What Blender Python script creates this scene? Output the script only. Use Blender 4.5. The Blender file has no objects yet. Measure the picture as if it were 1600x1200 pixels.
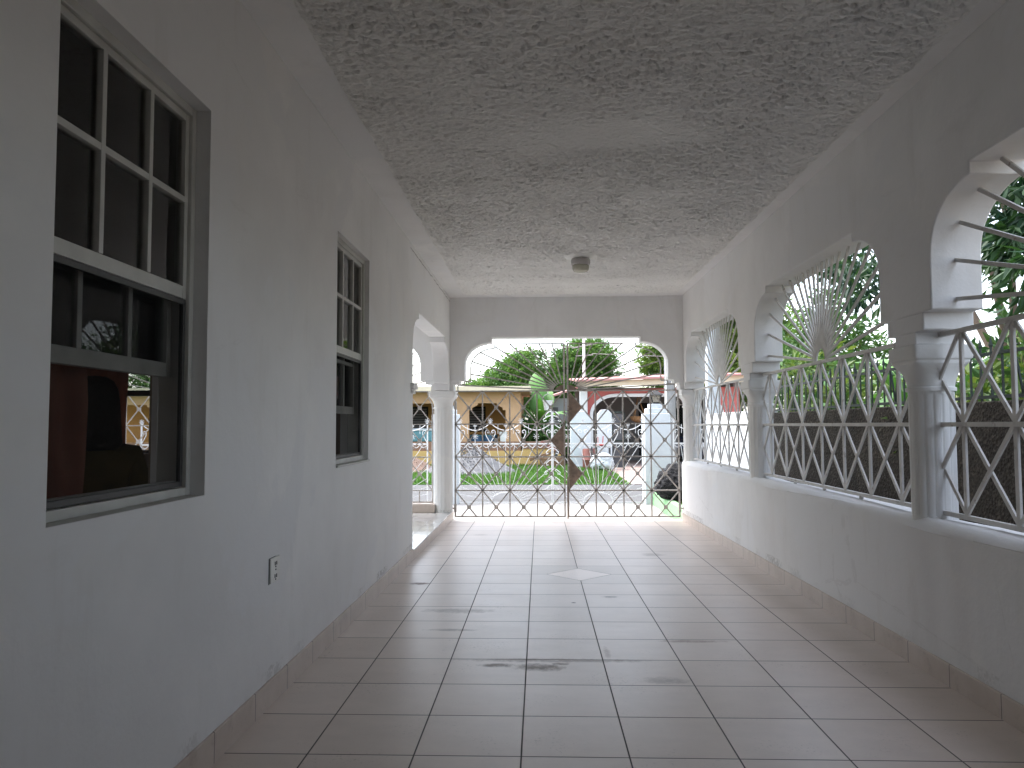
import bpy, bmesh, math, random
import numpy as np
from mathutils import Vector, Matrix
from mathutils.geometry import tessellate_polygon
from math import radians as R, sin, cos, pi

random.seed(7); rng = np.random.default_rng(7)
scene = bpy.context.scene
COL = scene.collection

# ------------------------------------------------------------------ camera
cd = bpy.data.cameras.new('camera'); cam = bpy.data.objects.new('camera', cd); COL.objects.link(cam)
cd.sensor_width = 36.0; cd.lens = 36.0 * 1184.4565 / 1600; cd.clip_start = 0.05; cd.clip_end = 900
YAW, PITCH, ROLL = 0.0359446, 0.0543118, -0.00416
_f = Vector((-sin(YAW) * cos(PITCH), cos(YAW) * cos(PITCH), sin(PITCH)))
_r0 = Vector((cos(YAW), sin(YAW), 0)); _u0 = _r0.cross(_f)
_r = cos(ROLL) * _r0 + sin(ROLL) * _u0; _u = -sin(ROLL) * _r0 + cos(ROLL) * _u0
cam.matrix_world = Matrix(((_r.x, _u.x, -_f.x, 0), (_r.y, _u.y, -_f.y, 0), (_r.z, _u.z, -_f.z, 1.2), (0, 0, 0, 1)))
scene.camera = cam

# ------------------------------------------------------------------ light
SUN_EL, SUN_AZ = R(66), R(300)      # azimuth clockwise from +Y
w = bpy.data.worlds.new('World'); scene.world = w; w.use_nodes = True
wn = w.node_tree; bg = wn.nodes['Background']
sky = wn.nodes.new('ShaderNodeTexSky'); sky.sky_type = 'NISHITA'; sky.sun_disc = False
sky.sun_elevation = SUN_EL; sky.sun_rotation = SUN_AZ; sky.air_density = 1.0; sky.dust_density = 3.0; sky.ozone_density = 1.0
hs = wn.nodes.new('ShaderNodeHueSaturation'); hs.inputs['Saturation'].default_value = 0.52
wn.links.new(sky.outputs[0], hs.inputs['Color']); wn.links.new(hs.outputs[0], bg.inputs['Color'])
bg.inputs['Strength'].default_value = 0.14
sd = bpy.data.lights.new('sun', 'SUN'); sd.energy = 0.5; sd.angle = R(20); sd.color = (1, 0.98, 0.95)
sun = bpy.data.objects.new('sun', sd); COL.objects.link(sun)
_d = Vector((sin(SUN_AZ) * cos(SUN_EL), cos(SUN_AZ) * cos(SUN_EL), sin(SUN_EL)))
sun.rotation_euler = _d.to_track_quat('Z', 'Y').to_euler(); sun.location = (0, 0, 30)
vs = scene.view_settings; vs.view_transform = 'Standard'; vs.look = 'None'; vs.gamma = 1.0; vs.use_curve_mapping = False
vs.exposure = 2.62
cy = scene.cycles
cy.max_bounces = 12; cy.diffuse_bounces = 8; cy.glossy_bounces = 4; cy.transmission_bounces = 4; cy.transparent_max_bounces = 24
cy.use_denoising = True; cy.sample_clamp_indirect = 6.0; cy.caustics_reflective = False; cy.caustics_refractive = False
try: cy.denoiser = 'OPENIMAGEDENOISE'
except Exception: pass

# ------------------------------------------------------------------ node helpers
class NT:
    def __init__(s, name, rough=0.6, spec=0.4):
        s.m = bpy.data.materials.new(name); s.m.use_nodes = True; s.t = s.m.node_tree
        s.b = s.t.nodes['Principled BSDF']; s.b.inputs['Roughness'].default_value = rough
        s.b.inputs['Specular IOR Level'].default_value = spec
    def n(s, typ, **kw):
        x = s.t.nodes.new(typ)
        for k, v in kw.items(): setattr(x, k, v)
        return x
    def put(s, sock, v):
        if hasattr(v, 'default_value') and hasattr(v, 'is_output'): s.t.links.new(v, sock)
        else: sock.default_value = v
    def math(s, op, a, b=None, c=None, clamp=False):
        x = s.n('ShaderNodeMath', operation=op); x.use_clamp = clamp
        s.put(x.inputs[0], a)
        if b is not None: s.put(x.inputs[1], b)
        if c is not None: s.put(x.inputs[2], c)
        return x.outputs[0]
    def coord(s): return s.n('ShaderNodeTexCoord').outputs['Object']
    def xyz(s, v):
        x = s.n('ShaderNodeSeparateXYZ'); s.t.links.new(v, x.inputs[0]); return x.outputs
    def vscale(s, v, sc):
        x = s.n('ShaderNodeVectorMath', operation='MULTIPLY'); s.t.links.new(v, x.inputs[0]); x.inputs[1].default_value = sc; return x.outputs[0]
    def noise(s, v, scale, detail=3, rough=0.55, dist=0.0):
        x = s.n('ShaderNodeTexNoise'); s.t.links.new(v, x.inputs['Vector'])
        x.inputs['Scale'].default_value = scale; x.inputs['Detail'].default_value = detail; x.inputs['Roughness'].default_value = rough
        x.inputs['Distortion'].default_value = dist
        return x.outputs['Fac']
    def voro(s, v, scale, feature='F1'):
        x = s.n('ShaderNodeTexVoronoi', feature=feature); s.t.links.new(v, x.inputs['Vector']); x.inputs['Scale'].default_value = scale
        return x.outputs['Distance']
    def ramp(s, v, a, b, lo=0.0, hi=1.0):
        x = s.n('ShaderNodeMapRange'); x.clamp = True; s.put(x.inputs[0], v)
        x.inputs[1].default_value = a; x.inputs[2].default_value = b; x.inputs[3].default_value = lo; x.inputs[4].default_value = hi
        return x.outputs[0]
    def mix(s, f, a, b, mode='MIX'):
        x = s.n('ShaderNodeMix', data_type='RGBA', blend_type=mode)
        s.put(x.inputs[0], f)
        for sk, v in ((x.inputs[6], a), (x.inputs[7], b)):
            if isinstance(v, (tuple, list)): v = tuple(v) + ((1,) if len(v) == 3 else ())
            s.put(sk, v)
        return x.outputs[2]
    def color(s, v):
        if isinstance(v, (tuple, list)): v = tuple(v) + (1,)
        s.put(s.b.inputs['Base Color'], v)
    def rough(s, v): s.put(s.b.inputs['Roughness'], v)
    def bump(s, h, strength=0.3, dist=0.01):
        x = s.n('ShaderNodeBump'); x.inputs['Strength'].default_value = strength; x.inputs['Distance'].default_value = dist
        s.put(x.inputs['Height'], h); s.t.links.new(x.outputs[0], s.b.inputs['Normal'])

def simple(name, c, rough=0.6, var=0.12, scale=6.0, bump=0.0, bscale=40, metallic=0.0, spec=0.4, c2=None):
    m = NT(name, rough, spec); v = m.coord()
    a = tuple(max(0, x * (1 - var)) for x in c); b = c2 if c2 else tuple(min(1, x * (1 + var)) for x in c)
    m.color(m.mix(m.ramp(m.noise(v, scale, 5), .3, .7), a, b))
    m.b.inputs['Metallic'].default_value = metallic
    if bump: m.bump(m.noise(v, bscale, 4), bump, 0.01)
    return m.m

MAT = {}
def plaster(name, base, cracks=None, grime=0.75):
    m = NT(name, 0.75, 0.25); v = m.coord(); x, y, z = m.xyz(v)[:]
    n1 = m.noise(v, 1.3, 5, .6); c = m.mix(m.ramp(n1, .35, .7), tuple(k * .9 for k in base), base)
    rp = m.noise(m.vscale(v, (1, .8, 1.1)), .9, 7, .6, .4)
    c = m.mix(m.ramp(rp, .50, .53), c, tuple(k * q for k, q in zip(base, (.935, .94, .95))))          # patch-painted areas
    c = m.mix(m.math('MULTIPLY', m.ramp(m.noise(m.vscale(v, (1, 1, .22)), 5, 6, .65), .56, .72), .16), c, (.50, .47, .42))   # faint runs
    ed = m.voro(m.vscale(v, (1, .7, 1)), .9, 'DISTANCE_TO_EDGE'); wv = m.math('MULTIPLY', m.math('SUBTRACT', m.noise(v, 9, 4), .5), .05)
    hl = m.math('MULTIPLY', m.ramp(m.math('ABSOLUTE', m.math('ADD', ed, wv)), .0015, .005, 1, 0), m.ramp(m.noise(v, .8, 2), .55, .62))
    c = m.mix(m.math('MULTIPLY', hl, .11), c, (.30, .28, .25))
    # small nail holes / insect specks
    vo = m.voro(m.vscale(v, (1, 1, .55)), 3.1); sp = m.ramp(vo, .018, .026, 1, 0)
    sp = m.math('MULTIPLY', sp, m.ramp(m.noise(v, 2.3, 2), .5, .56))
    c = m.mix(m.math('MULTIPLY', sp, .75), c, (.1, .09, .08))
    # rubbed handling marks
    st = m.math('MULTIPLY', m.ramp(m.noise(m.vscale(v, (1, .7, 2.2)), 2.2, 6, .65), .64, .8), .16)
    c = m.mix(st, c, (.45, .42, .38))
    # mould creeping out of the skirting joint
    zf = m.math('ADD', z, m.math('MULTIPLY', y, .0085))
    gn = m.noise(v, 9, 6, .7)
    lim = m.math('MULTIPLY_ADD', gn, .05, .09)
    g = m.math('MULTIPLY', m.ramp(m.math('SUBTRACT', zf, lim), 0, .008, 1, 0), m.math('MULTIPLY', m.ramp(m.noise(v, 38, 5, .7), .44, .56), m.ramp(m.noise(v, 1.1, 3), .5, .66)))
    c = m.mix(m.math('MULTIPLY', g, grime), c, (.2, .19, .16))
    hgt = m.math('ADD', m.math('MULTIPLY', m.noise(v, 3.5, 4), 1.6), m.math('MULTIPLY', m.noise(v, 70, 3), .18))
    for kind in (cracks or []):
        ax, at, lo, hi, wd, amp = kind
        p, q = (y, z) if ax == 'v' else (z, y)
        off = m.math('MULTIPLY', m.math('SUBTRACT', m.noise(v, 7, 3), .5), amp)
        dd = m.math('ABSOLUTE', m.math('SUBTRACT', m.math('ADD', p, off), at))
        k = m.math('MULTIPLY', m.ramp(dd, wd * .5, wd, 1, 0), m.math('MULTIPLY', m.math('GREATER_THAN', q, lo), m.math('LESS_THAN', q, hi)))
        k = m.math('MULTIPLY', k, m.ramp(m.noise(v, 5, 3), .36, .5, .25, 1)) if ax == 'h' else k
        c = m.mix(m.math('MULTIPLY', k, .62), c, (.13, .12, .11))
        hgt = m.math('SUBTRACT', hgt, m.math('MULTIPLY', k, .5))
    m.color(c); m.bump(hgt, .35, .012)
    return m.m

WHITE = (.82, .817, .81)
MAT['plaster'] = plaster('white_plaster', WHITE)
MAT['plaster_left'] = plaster('white_plaster_cracked', WHITE, [('v', 5.287, 2.36, 2.85, .005, .006), ('h', 2.875, 2.0, 10.0, .008, .05), ('h', 2.30, 5.9, 7.0, .004, .05)])
MAT['plaster_right'] = plaster('white_plaster_jointed', WHITE, [('v', 9.665, 2.40, 2.92, .006, .004)])
MAT['column'] = plaster('white_column_paint', (.80, .80, .78), grime=.8)

def floor_tiles(name, c1, c2, x0, y0, ts, diamond=None, stains=(), rough=.22, grout=.0031):
    m = NT(name, rough, .5); v = m.coord(); x, y, z = m.xyz(v)[:]
    u = m.math('DIVIDE', m.math('SUBTRACT', x, x0), ts); q = m.math('DIVIDE', m.math('SUBTRACT', y, y0), ts)
    def edge(a):
        fr = m.math('FRACT', a); return m.math('MULTIPLY', m.math('MINIMUM', fr, m.math('SUBTRACT', 1.0, fr)), ts)
    d = m.math('MINIMUM', edge(u), edge(q))
    cv = m.n('ShaderNodeCombineXYZ'); m.put(cv.inputs[0], m.math('FLOOR', u)); m.put(cv.inputs[1], m.math('FLOOR', q))
    wn_ = m.n('ShaderNodeTexWhiteNoise', noise_dimensions='2D'); m.t.links.new(cv.outputs[0], wn_.inputs['Vector'])
    tid = wn_.outputs['Value']
    c = m.mix(tid, c1, c2); c = m.mix(m.math('MULTIPLY', m.ramp(m.noise(m.vscale(v, (1, 3, 1)), 3.3, 6, .7), .2, .85), .28), c, tuple(k * .6 for k in c1))
    c = m.mix(m.math('MULTIPLY', m.ramp(m.noise(v, 14, 6, .65), .1, .9), .3), c, tuple(k * .8 for k in c1))
    if diamond:
        cx, cy_, hd = diamond
        dd = m.math('ADD', m.math('ABSOLUTE', m.math('SUBTRACT', x, cx)), m.math('ABSOLUTE', m.math('SUBTRACT', y, cy_)))
        ins = m.math('LESS_THAN', dd, hd)
        d = m.math('MINIMUM', m.math('ADD', d, ins), m.math('MULTIPLY', m.math('ABSOLUTE', m.math('SUBTRACT', dd, hd)), .707))
        sq = m.math('MAXIMUM', m.math('ABSOLUTE', m.math('SUBTRACT', x, cx)), m.math('ABSOLUTE', m.math('SUBTRACT', y, cy_)))
        inner = m.math('MULTIPLY', m.math('LESS_THAN', sq, ts), m.math('SUBTRACT', 1.0, ins))
        c = m.mix(m.math('MULTIPLY', inner, .35), c, tuple(k * .62 for k in c1))
        c = m.mix(m.math('MULTIPLY', ins, .8), c, tuple(min(1, k * 1.15) for k in c2))
    # general soiling
    dirt = m.math('MULTIPLY', m.ramp(m.noise(v, 1.6, 7, .7), .3, .85), .26)
    fine = m.math('MULTIPLY', m.math('MULTIPLY', m.ramp(m.noise(v, 75, 2, .6), .58, .7), m.ramp(m.noise(v, 3.1, 4, .6), .5, .66)), .45)
    c = m.mix(dirt, c, (.30, .25, .22)); c = m.mix(fine, c, (.22, .19, .17))
    dsum = m.math('MULTIPLY', dirt, .0)
    for (sx, sy, rx, ry, a, colr) in stains:
        ex = m.math('DIVIDE', m.math('SUBTRACT', x, sx), rx); ey = m.math('DIVIDE', m.math('SUBTRACT', y, sy), ry)
        e = m.math('ADD', m.math('MULTIPLY', ex, ex), m.math('MULTIPLY', ey, ey))
        e = m.math('ADD', e, m.math('MULTIPLY', m.math('SUBTRACT', m.noise(v, 19, 6, .75), .5), 3.4))
        k = m.math('MULTIPLY', m.ramp(e, .0, 1.15, 1, 0), a * .9)
        c = m.mix(k, c, colr); dsum = m.math('ADD', dsum, k)
    g = m.ramp(d, grout * .6, grout * 1.3, 1, 0)
    c = m.mix(g, c, (.085, .075, .07))
    m.color(c)
    m.rough(m.math('ADD', m.math('ADD', m.math('MULTIPLY', m.noise(v, 4, 3), .08), rough - .03), m.math('ADD', m.math('MULTIPLY', g, .5), m.math('MULTIPLY', dsum, .25)), clamp=True))
    m.bump(m.math('ADD', m.math('MULTIPLY', g, -1.0), m.math('MULTIPLY', m.noise(v, 6, 3), .25)), .4, .004)
    return m.m

X0, Y0, TS = -.075, 4.475, .40
MAT['floor'] = floor_tiles('carport_floor_tiles', (.72, .62, .545), (.80, .70, .63), X0, Y0, TS, (X0 + TS, Y0 + 5 * TS, .272),
    [(-.23, 3.97, .10, .035, .75, (.10, .085, .07)), (-.005, 3.94, .13, .06, .8, (.10, .07, .05)), (.10, 4.0, .05, .025, .7, (.1, .08, .07)),
     (.36, 4.2, .02, .12, .35, (.16, .09, .07)), (.86, 4.44, .20, .03, .6, (.20, .10, .06)), (-.95, 6.06, .09, .05, .85, (.12, .05, .03)),
     (-.55, 4.66, .16, .03, .5, (.12, .1, .09)), (.23, 5.41, .018, .018, .95, (.03, .03, .03)), (.50, 5.6, .06, .03, .7, (.1, .09, .08)),
     (-.55, 5.15, .25, .07, .45, (.15, .13, .12)), (.05, 4.06, .5, .035, .55, (.12, .09, .08)), (1.1, 7.5, .12, .10, .4, (.2, .17, .15)),
     (.42, 9.1, .5, .02, .5, (.25, .23, .22)), (.6, 3.75, .12, .06, .45, (.16, .14, .13)), (-.7, 8.9, .1, .05, .4, (.2, .18, .17))], .335)
MAT['veranda_tile'] = floor_tiles('veranda_floor_tiles', (.70, .70, .69), (.74, .74, .73), -1.35, 7.2, .33, None, (), .05, .002)
def skirt_mat():
    m = NT('skirting_tiles', .35, .5); v = m.coord(); x, y, z = m.xyz(v)[:]
    u = m.math('DIVIDE', m.math('SUBTRACT', m.math('ADD', y, x), Y0 + .12), TS)
    fr = m.math('FRACT', u); d = m.math('MULTIPLY', m.math('MINIMUM', fr, m.math('SUBTRACT', 1.0, fr)), TS)
    c = m.mix(m.ramp(m.noise(v, 5, 5), .3, .7), (.50, .42, .36), (.58, .50, .44))
    c = m.mix(m.math('MULTIPLY', m.ramp(m.noise(v, 12, 6, .7), .55, .7), .4), c, (.3, .24, .2))
    m.color(m.mix(m.ramp(d, .0018, .0035, 1, 0), c, (.12, .10, .09))); return m.m
MAT['skirting'] = skirt_mat()

def ceiling_mat():
    m = NT('textured_ceiling_plaster', .85, .15); v = m.coord()
    r1 = m.noise(m.vscale(v, (.75, 1.25, 1)), 24, 6, .72, .6); r2 = m.voro(m.vscale(v, (.8, 1.3, 1)), 38)
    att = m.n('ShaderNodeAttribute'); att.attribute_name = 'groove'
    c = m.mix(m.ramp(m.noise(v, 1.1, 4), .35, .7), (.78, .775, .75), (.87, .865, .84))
    c = m.mix(m.math('MULTIPLY', att.outputs['Fac'], .52), c, (.22, .215, .205))          # crevice shade painted into the groove colour
    x, y, z = m.xyz(v)[:]
    # flaked patch with black mould lines along the old leak
    wob = m.math('MULTIPLY', m.math('SUBTRACT', m.noise(v, 2.4, 4), .5), .5)
    dl = m.math('ABSOLUTE', m.math('SUBTRACT', m.math('ADD', y, wob), 4.33))
    pn = m.noise(m.vscale(v, (1, 2.2, 1)), 11, 6, .75)
    bl = m.math('MULTIPLY', m.ramp(dl, 0, .10, 1, 0), m.ramp(pn, .56, .66))
    bl = m.math('MULTIPLY', bl, m.math('MULTIPLY', m.math('GREATER_THAN', x, -.45), m.math('LESS_THAN', x, 1.25)))
    c = m.mix(m.math('MULTIPLY', bl, .85), c, (.06, .06, .06))
    m.color(c); m.bump(m.math('ADD', r1, m.math('MULTIPLY', r2, .5)), .9, .012)
    return m.m
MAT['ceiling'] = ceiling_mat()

def chipped_iron(name, c, rust, amt):
    m = NT(name, .5, .35); v = m.coord()
    k = m.mix(m.ramp(m.noise(v, 11, 5), .3, .7), tuple(x * .88 for x in c), tuple(min(1, x * 1.06) for x in c))
    k = m.mix(m.math('MULTIPLY', m.ramp(m.noise(v, 17, 5, .7), .60, .68), amt), k, rust)
    m.color(k); m.bump(m.noise(v, 70, 4), .25, .004); return m.m
MAT['iron_white'] = chipped_iron('white_painted_iron', (.60, .585, .56), (.20, .12, .08), .55)
MAT['iron_gate'] = simple('weathered_gate_iron', (.40, .37, .34), .55, .22, 9, .15, 80, c2=(.52, .49, .46))
MAT['rust_plate'] = simple('rusty_sheet_steel', (.20, .155, .125), .65, .35, 14, .2, 60, c2=(.30, .22, .17))
MAT['iron_ornate'] = simple('glossy_white_ironwork', (.66, .67, .67), .35, .05, 9)
MAT['iron_dark'] = simple('dark_green_iron', (.018, .03, .026), .5, .3, 9)
MAT['aluminium'] = simple('mill_white_aluminium', (.53, .53, .50), .4, .1, 8)
MAT['aluminium_dull'] = simple('dull_aluminium', (.50, .50, .47), .45, .15, 8)
MAT['screen_edge'] = simple('dark_screen_frame', (.07, .07, .07), .5, .2, 8)
def glass():
    m = NT('window_glass', 0.02); t = m.t
    tr = m.n('ShaderNodeBsdfTransparent'); tr.inputs[0].default_value = (.86, .88, .87, 1)
    gl = m.n('ShaderNodeBsdfGlossy'); gl.inputs['Roughness'].default_value = .015
    fr = m.n('ShaderNodeFresnel'); fr.inputs[0].default_value = 1.5
    mx = m.n('ShaderNodeMixShader'); t.links.new(fr.outputs[0], mx.inputs[0]); t.links.new(tr.outputs[0], mx.inputs[1]); t.links.new(gl.outputs[0], mx.inputs[2])
    t.links.new(mx.outputs[0], t.nodes['Material Output'].inputs[0]); return m.m
MAT['glass'] = glass()
def mesh_screen():
    m = NT('insect_screen', .8); t = m.t; v = m.coord(); x, y, z = m.xyz(v)[:]
    tr = m.n('ShaderNodeBsdfTransparent'); df = m.n('ShaderNodeBsdfDiffuse'); df.inputs[0].default_value = (.03, .03, .03, 1)
    mx = m.n('ShaderNodeMixShader'); mx.inputs[0].default_value = .25
    t.links.new(tr.outputs[0], mx.inputs[1]); t.links.new(df.outputs[0], mx.inputs[2]); t.links.new(mx.outputs[0], t.nodes['Material Output'].inputs[0]); return m.m
MAT['screen'] = mesh_screen()
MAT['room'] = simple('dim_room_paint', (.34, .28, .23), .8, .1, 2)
def curtain_mat():
    m = NT('rust_red_curtain', .9, .1); v = m.coord(); c = m.mix(m.ramp(m.noise(v, 7, 4), .3, .7), (.34, .17, .13), (.42, .23, .17)); m.color(c)
    tl = m.n('ShaderNodeBsdfTranslucent'); m.t.links.new(c, tl.inputs[0]); mx = m.n('ShaderNodeMixShader'); mx.inputs[0].default_value = .5
    m.t.links.new(m.b.outputs[0], mx.inputs[1]); m.t.links.new(tl.outputs[0], mx.inputs[2]); m.t.links.new(mx.outputs[0], m.t.nodes['Material Output'].inputs[0]); return m.m
MAT['curtain'] = curtain_mat()
MAT['skin'] = simple('brown_skin', (.16, .085, .055), .5, .08, 9)
MAT['hair'] = simple('black_hair', (.012, .011, .010), .6, .3, 30, .6, 90)
MAT['shirt'] = simple('dark_olive_shirt', (.20, .17, .08), .85, .12, 12, .2, 60)
MAT['trousers'] = simple('dark_trousers', (.03, .035, .05), .85, .12, 12)
MAT['wood'] = simple('brown_wood', (.16, .09, .05), .5, .25, 8)
MAT['dark_plastic'] = simple('dark_plastic', (.02, .02, .02), .4, .1, 8)
MAT['white_plastic'] = simple('white_plastic', (.75, .75, .72), .4, .06, 8)
MAT['frosted'] = simple('ribbed_lamp_glass', (.52, .50, .40), .25, .1, 20)
MAT['lamp_cap'] = simple('grey_lamp_holder', (.50, .47, .46), .4, .1, 8)

def concrete(name, c, sc=2.0, streak=.35, rough=.9):
    m = NT(name, rough, .2); v = m.coord()
    k = m.mix(m.ramp(m.noise(v, sc, 7, .65), .3, .75), tuple(a * .72 for a in c), c)
    k = m.mix(m.math('MULTIPLY', m.ramp(m.noise(v, 45, 5, .7), .5, .75), streak), k, tuple(a * .45 for a in c))
    k = m.mix(m.math('MULTIPLY', m.ramp(m.noise(v, 110, 3), .6, .7), .2), k, tuple(min(1, a * 1.5) for a in c))
    m.color(k); m.bump(m.noise(v, 60, 5, .7), .5, .01); return m.m
MAT['driveway'] = concrete('driveway_concrete', (.40, .385, .365), .9, .15)
MAT['road'] = concrete('worn_grey_asphalt', (.13, .13, .13), .8, .4)
def rough_render():
    m = NT('rough_dark_boundary_render', .95, .15); v = m.coord()
    c = m.mix(m.ramp(m.noise(v, 1.2, 6, .65), .35, .68), (.06, .052, .044), (.13, .112, .09))
    c = m.mix(m.math('MULTIPLY', m.ramp(m.voro(v, 30), .2, .6), .4), c, (.022, .019, .017))
    c = m.mix(m.math('MULTIPLY', m.ramp(m.noise(v, 30, 4, .7), .56, .66), .55), c, (.21, .185, .155))
    c = m.mix(m.math('MULTIPLY', m.ramp(m.noise(m.vscale(v, (1, 1, .15)), 3, 5, .6), .55, .7), .4), c, (.03, .032, .028))
    m.color(c); m.bump(m.math('ADD', m.noise(v, 35, 5, .7), m.voro(v, 42)), 1.0, .02); return m.m
MAT['boundary'] = rough_render()
MAT['boundary_white'] = simple('white_boundary_paint', (.60, .63, .64), .8, .06, 1.5, .2, 40)
MAT['earth'] = concrete('bare_earth', (.22, .16, .11), .6, .4)
MAT['dry_ground'] = concrete('dry_pale_ground', (.27, .24, .20), .3, .4)
MAT['gravel'] = concrete('grey_gravel', (.15, .15, .155), 3, .7)
MAT['rubble'] = concrete('brown_rubble', (.20, .14, .11), 3, .6)
MAT['pink_concrete'] = concrete('pinkish_driveway', (.40, .31, .275), .8, .2)
MAT['pole'] = concrete('grey_pole_concrete', (.36, .36, .35), 3, .3)
def grass_mat():
    m = NT('lawn_grass', .9, .1); v = m.coord()
    c = m.mix(m.ramp(m.noise(v, .9, 6, .7), .3, .7), (.05, .13, .022), (.10, .21, .04))
    m.color(m.mix(m.math('MULTIPLY', m.ramp(m.noise(v, .35, 5), .58, .7), .6), c, (.20, .16, .09))); m.bump(m.noise(v, 60, 4), .8, .03); return m.m
MAT['lawn'] = grass_mat()
MAT['ochre'] = simple('ochre_house_paint', (.48, .27, .085), .85, .1, 1.5, .15, 30)
MAT['tan'] = simple('tan_house_paint', (.47, .295, .17), .85, .08, 1.5, .15, 30)
MAT['yellow'] = simple('yellow_base_paint', (.55, .37, .14), .85, .08, 1.5, .15, 30)
MAT['cream'] = simple('cream_trim_paint', (.62, .54, .40), .7, .06, 2)
MAT['brown_trim'] = simple('brown_parapet_paint', (.24, .135, .085), .8, .12, 2)
MAT['louvre'] = simple('grey_louvre_blades', (.22, .22, .22), .5, .15, 6)
MAT['dark_gap'] = simple('dark_interior', (.02, .02, .02), .9, .1, 2)
MAT['pink'] = simple('faded_red_house_paint', (.42, .12, .105), .85, .1, 1.2, .1, 30)
MAT['pink_roof'] = simple('faded_pink_roof_sheet', (.48, .25, .23), .8, .12, 1.0, .1, 30)
MAT['house_grey'] = simple('grey_carport_paint', (.25, .245, .24), .85, .1, 1)
MAT['house_white'] = simple('white_house_paint', (.62, .63, .62), .8, .05, 1)
MAT['pillar_white'] = simple('white_gate_pillar_paint', (.55, .59, .61), .75, .05, 1.5, .1, 30)
MAT['kerb_green'] = simple('mint_green_kerb_paint', (.26, .50, .25), .8, .1, 3, .2, 30)
MAT['sheet_grey'] = simple('dark_grey_sheet', (.075, .075, .08), .6, .2, 2)
MAT['wicker'] = simple('tan_wicker', (.33, .19, .09), .8, .3, 25, .4, 60)
MAT['drum_brown'] = simple('red_brown_drum', (.20, .075, .06), .6, .2, 5)
MAT['red_plastic'] = simple('faded_red_plastic', (.45, .07, .06), .45, .1, 5)
MAT['teal'] = simple('teal_plastic', (.09, .22, .25), .35, .15, 4)
MAT['blue'] = simple('blue_plastic', (.05, .13, .22), .4, .15, 4)
MAT['clear_bag'] = simple('pale_plastic_bag', (.42, .46, .48), .3, .12, 9, .6, 25)
def bag_mat():
    m = NT('black_bin_liner', .5, .16); v = m.coord(); m.color((.013, .013, .015))
    m.bump(m.math('ADD', m.noise(m.vscale(v, (1, 1, .5)), 9, 4, .6, 1.5), m.math('MULTIPLY', m.noise(v, 28, 3, .5, 1), .4)), 1.0, .05); return m.m
MAT['bag'] = bag_mat()
MAT['bark'] = concrete('tree_bark', (.16, .12, .09), 5, .5)
MAT['car_paint'] = simple('dark_car_paint', (.02, .025, .04), .25, .1, 3, spec=.6)
MAT['car_glass'] = simple('dark_car_glass', (.015, .018, .02), .08, .1, 3, spec=.7)
MAT['tyre'] = simple('black_tyre', (.015, .015, .015), .8, .1, 5)
MAT['chrome'] = simple('headlight_lens', (.6, .62, .64), .15, .05, 5)
MAT['lantern_glass'] = simple('smoked_lantern_glass', (.30, .27, .22), .15, .1, 8)
def leaf_mat(name, trans=.28):
    m = NT(name, .5, .35); t = m.t
    a = m.n('ShaderNodeAttribute'); a.attribute_name = 'Col'
    t.links.new(a.outputs['Color'], m.b.inputs['Base Color'])
    tl = m.n('ShaderNodeBsdfTranslucent'); mm = m.mix(1.0, a.outputs['Color'], (1.0, 1.1, .55), 'MULTIPLY'); t.links.new(mm, tl.inputs[0])
    mx = m.n('ShaderNodeMixShader'); mx.inputs[0].default_value = trans
    t.links.new(m.b.outputs[0], mx.inputs[1]); t.links.new(tl.outputs[0], mx.inputs[2]); t.links.new(mx.outputs[0], t.nodes['Material Output'].inputs[0]); return m.m
MAT['leaf'] = leaf_mat('tree_leaves')

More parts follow.
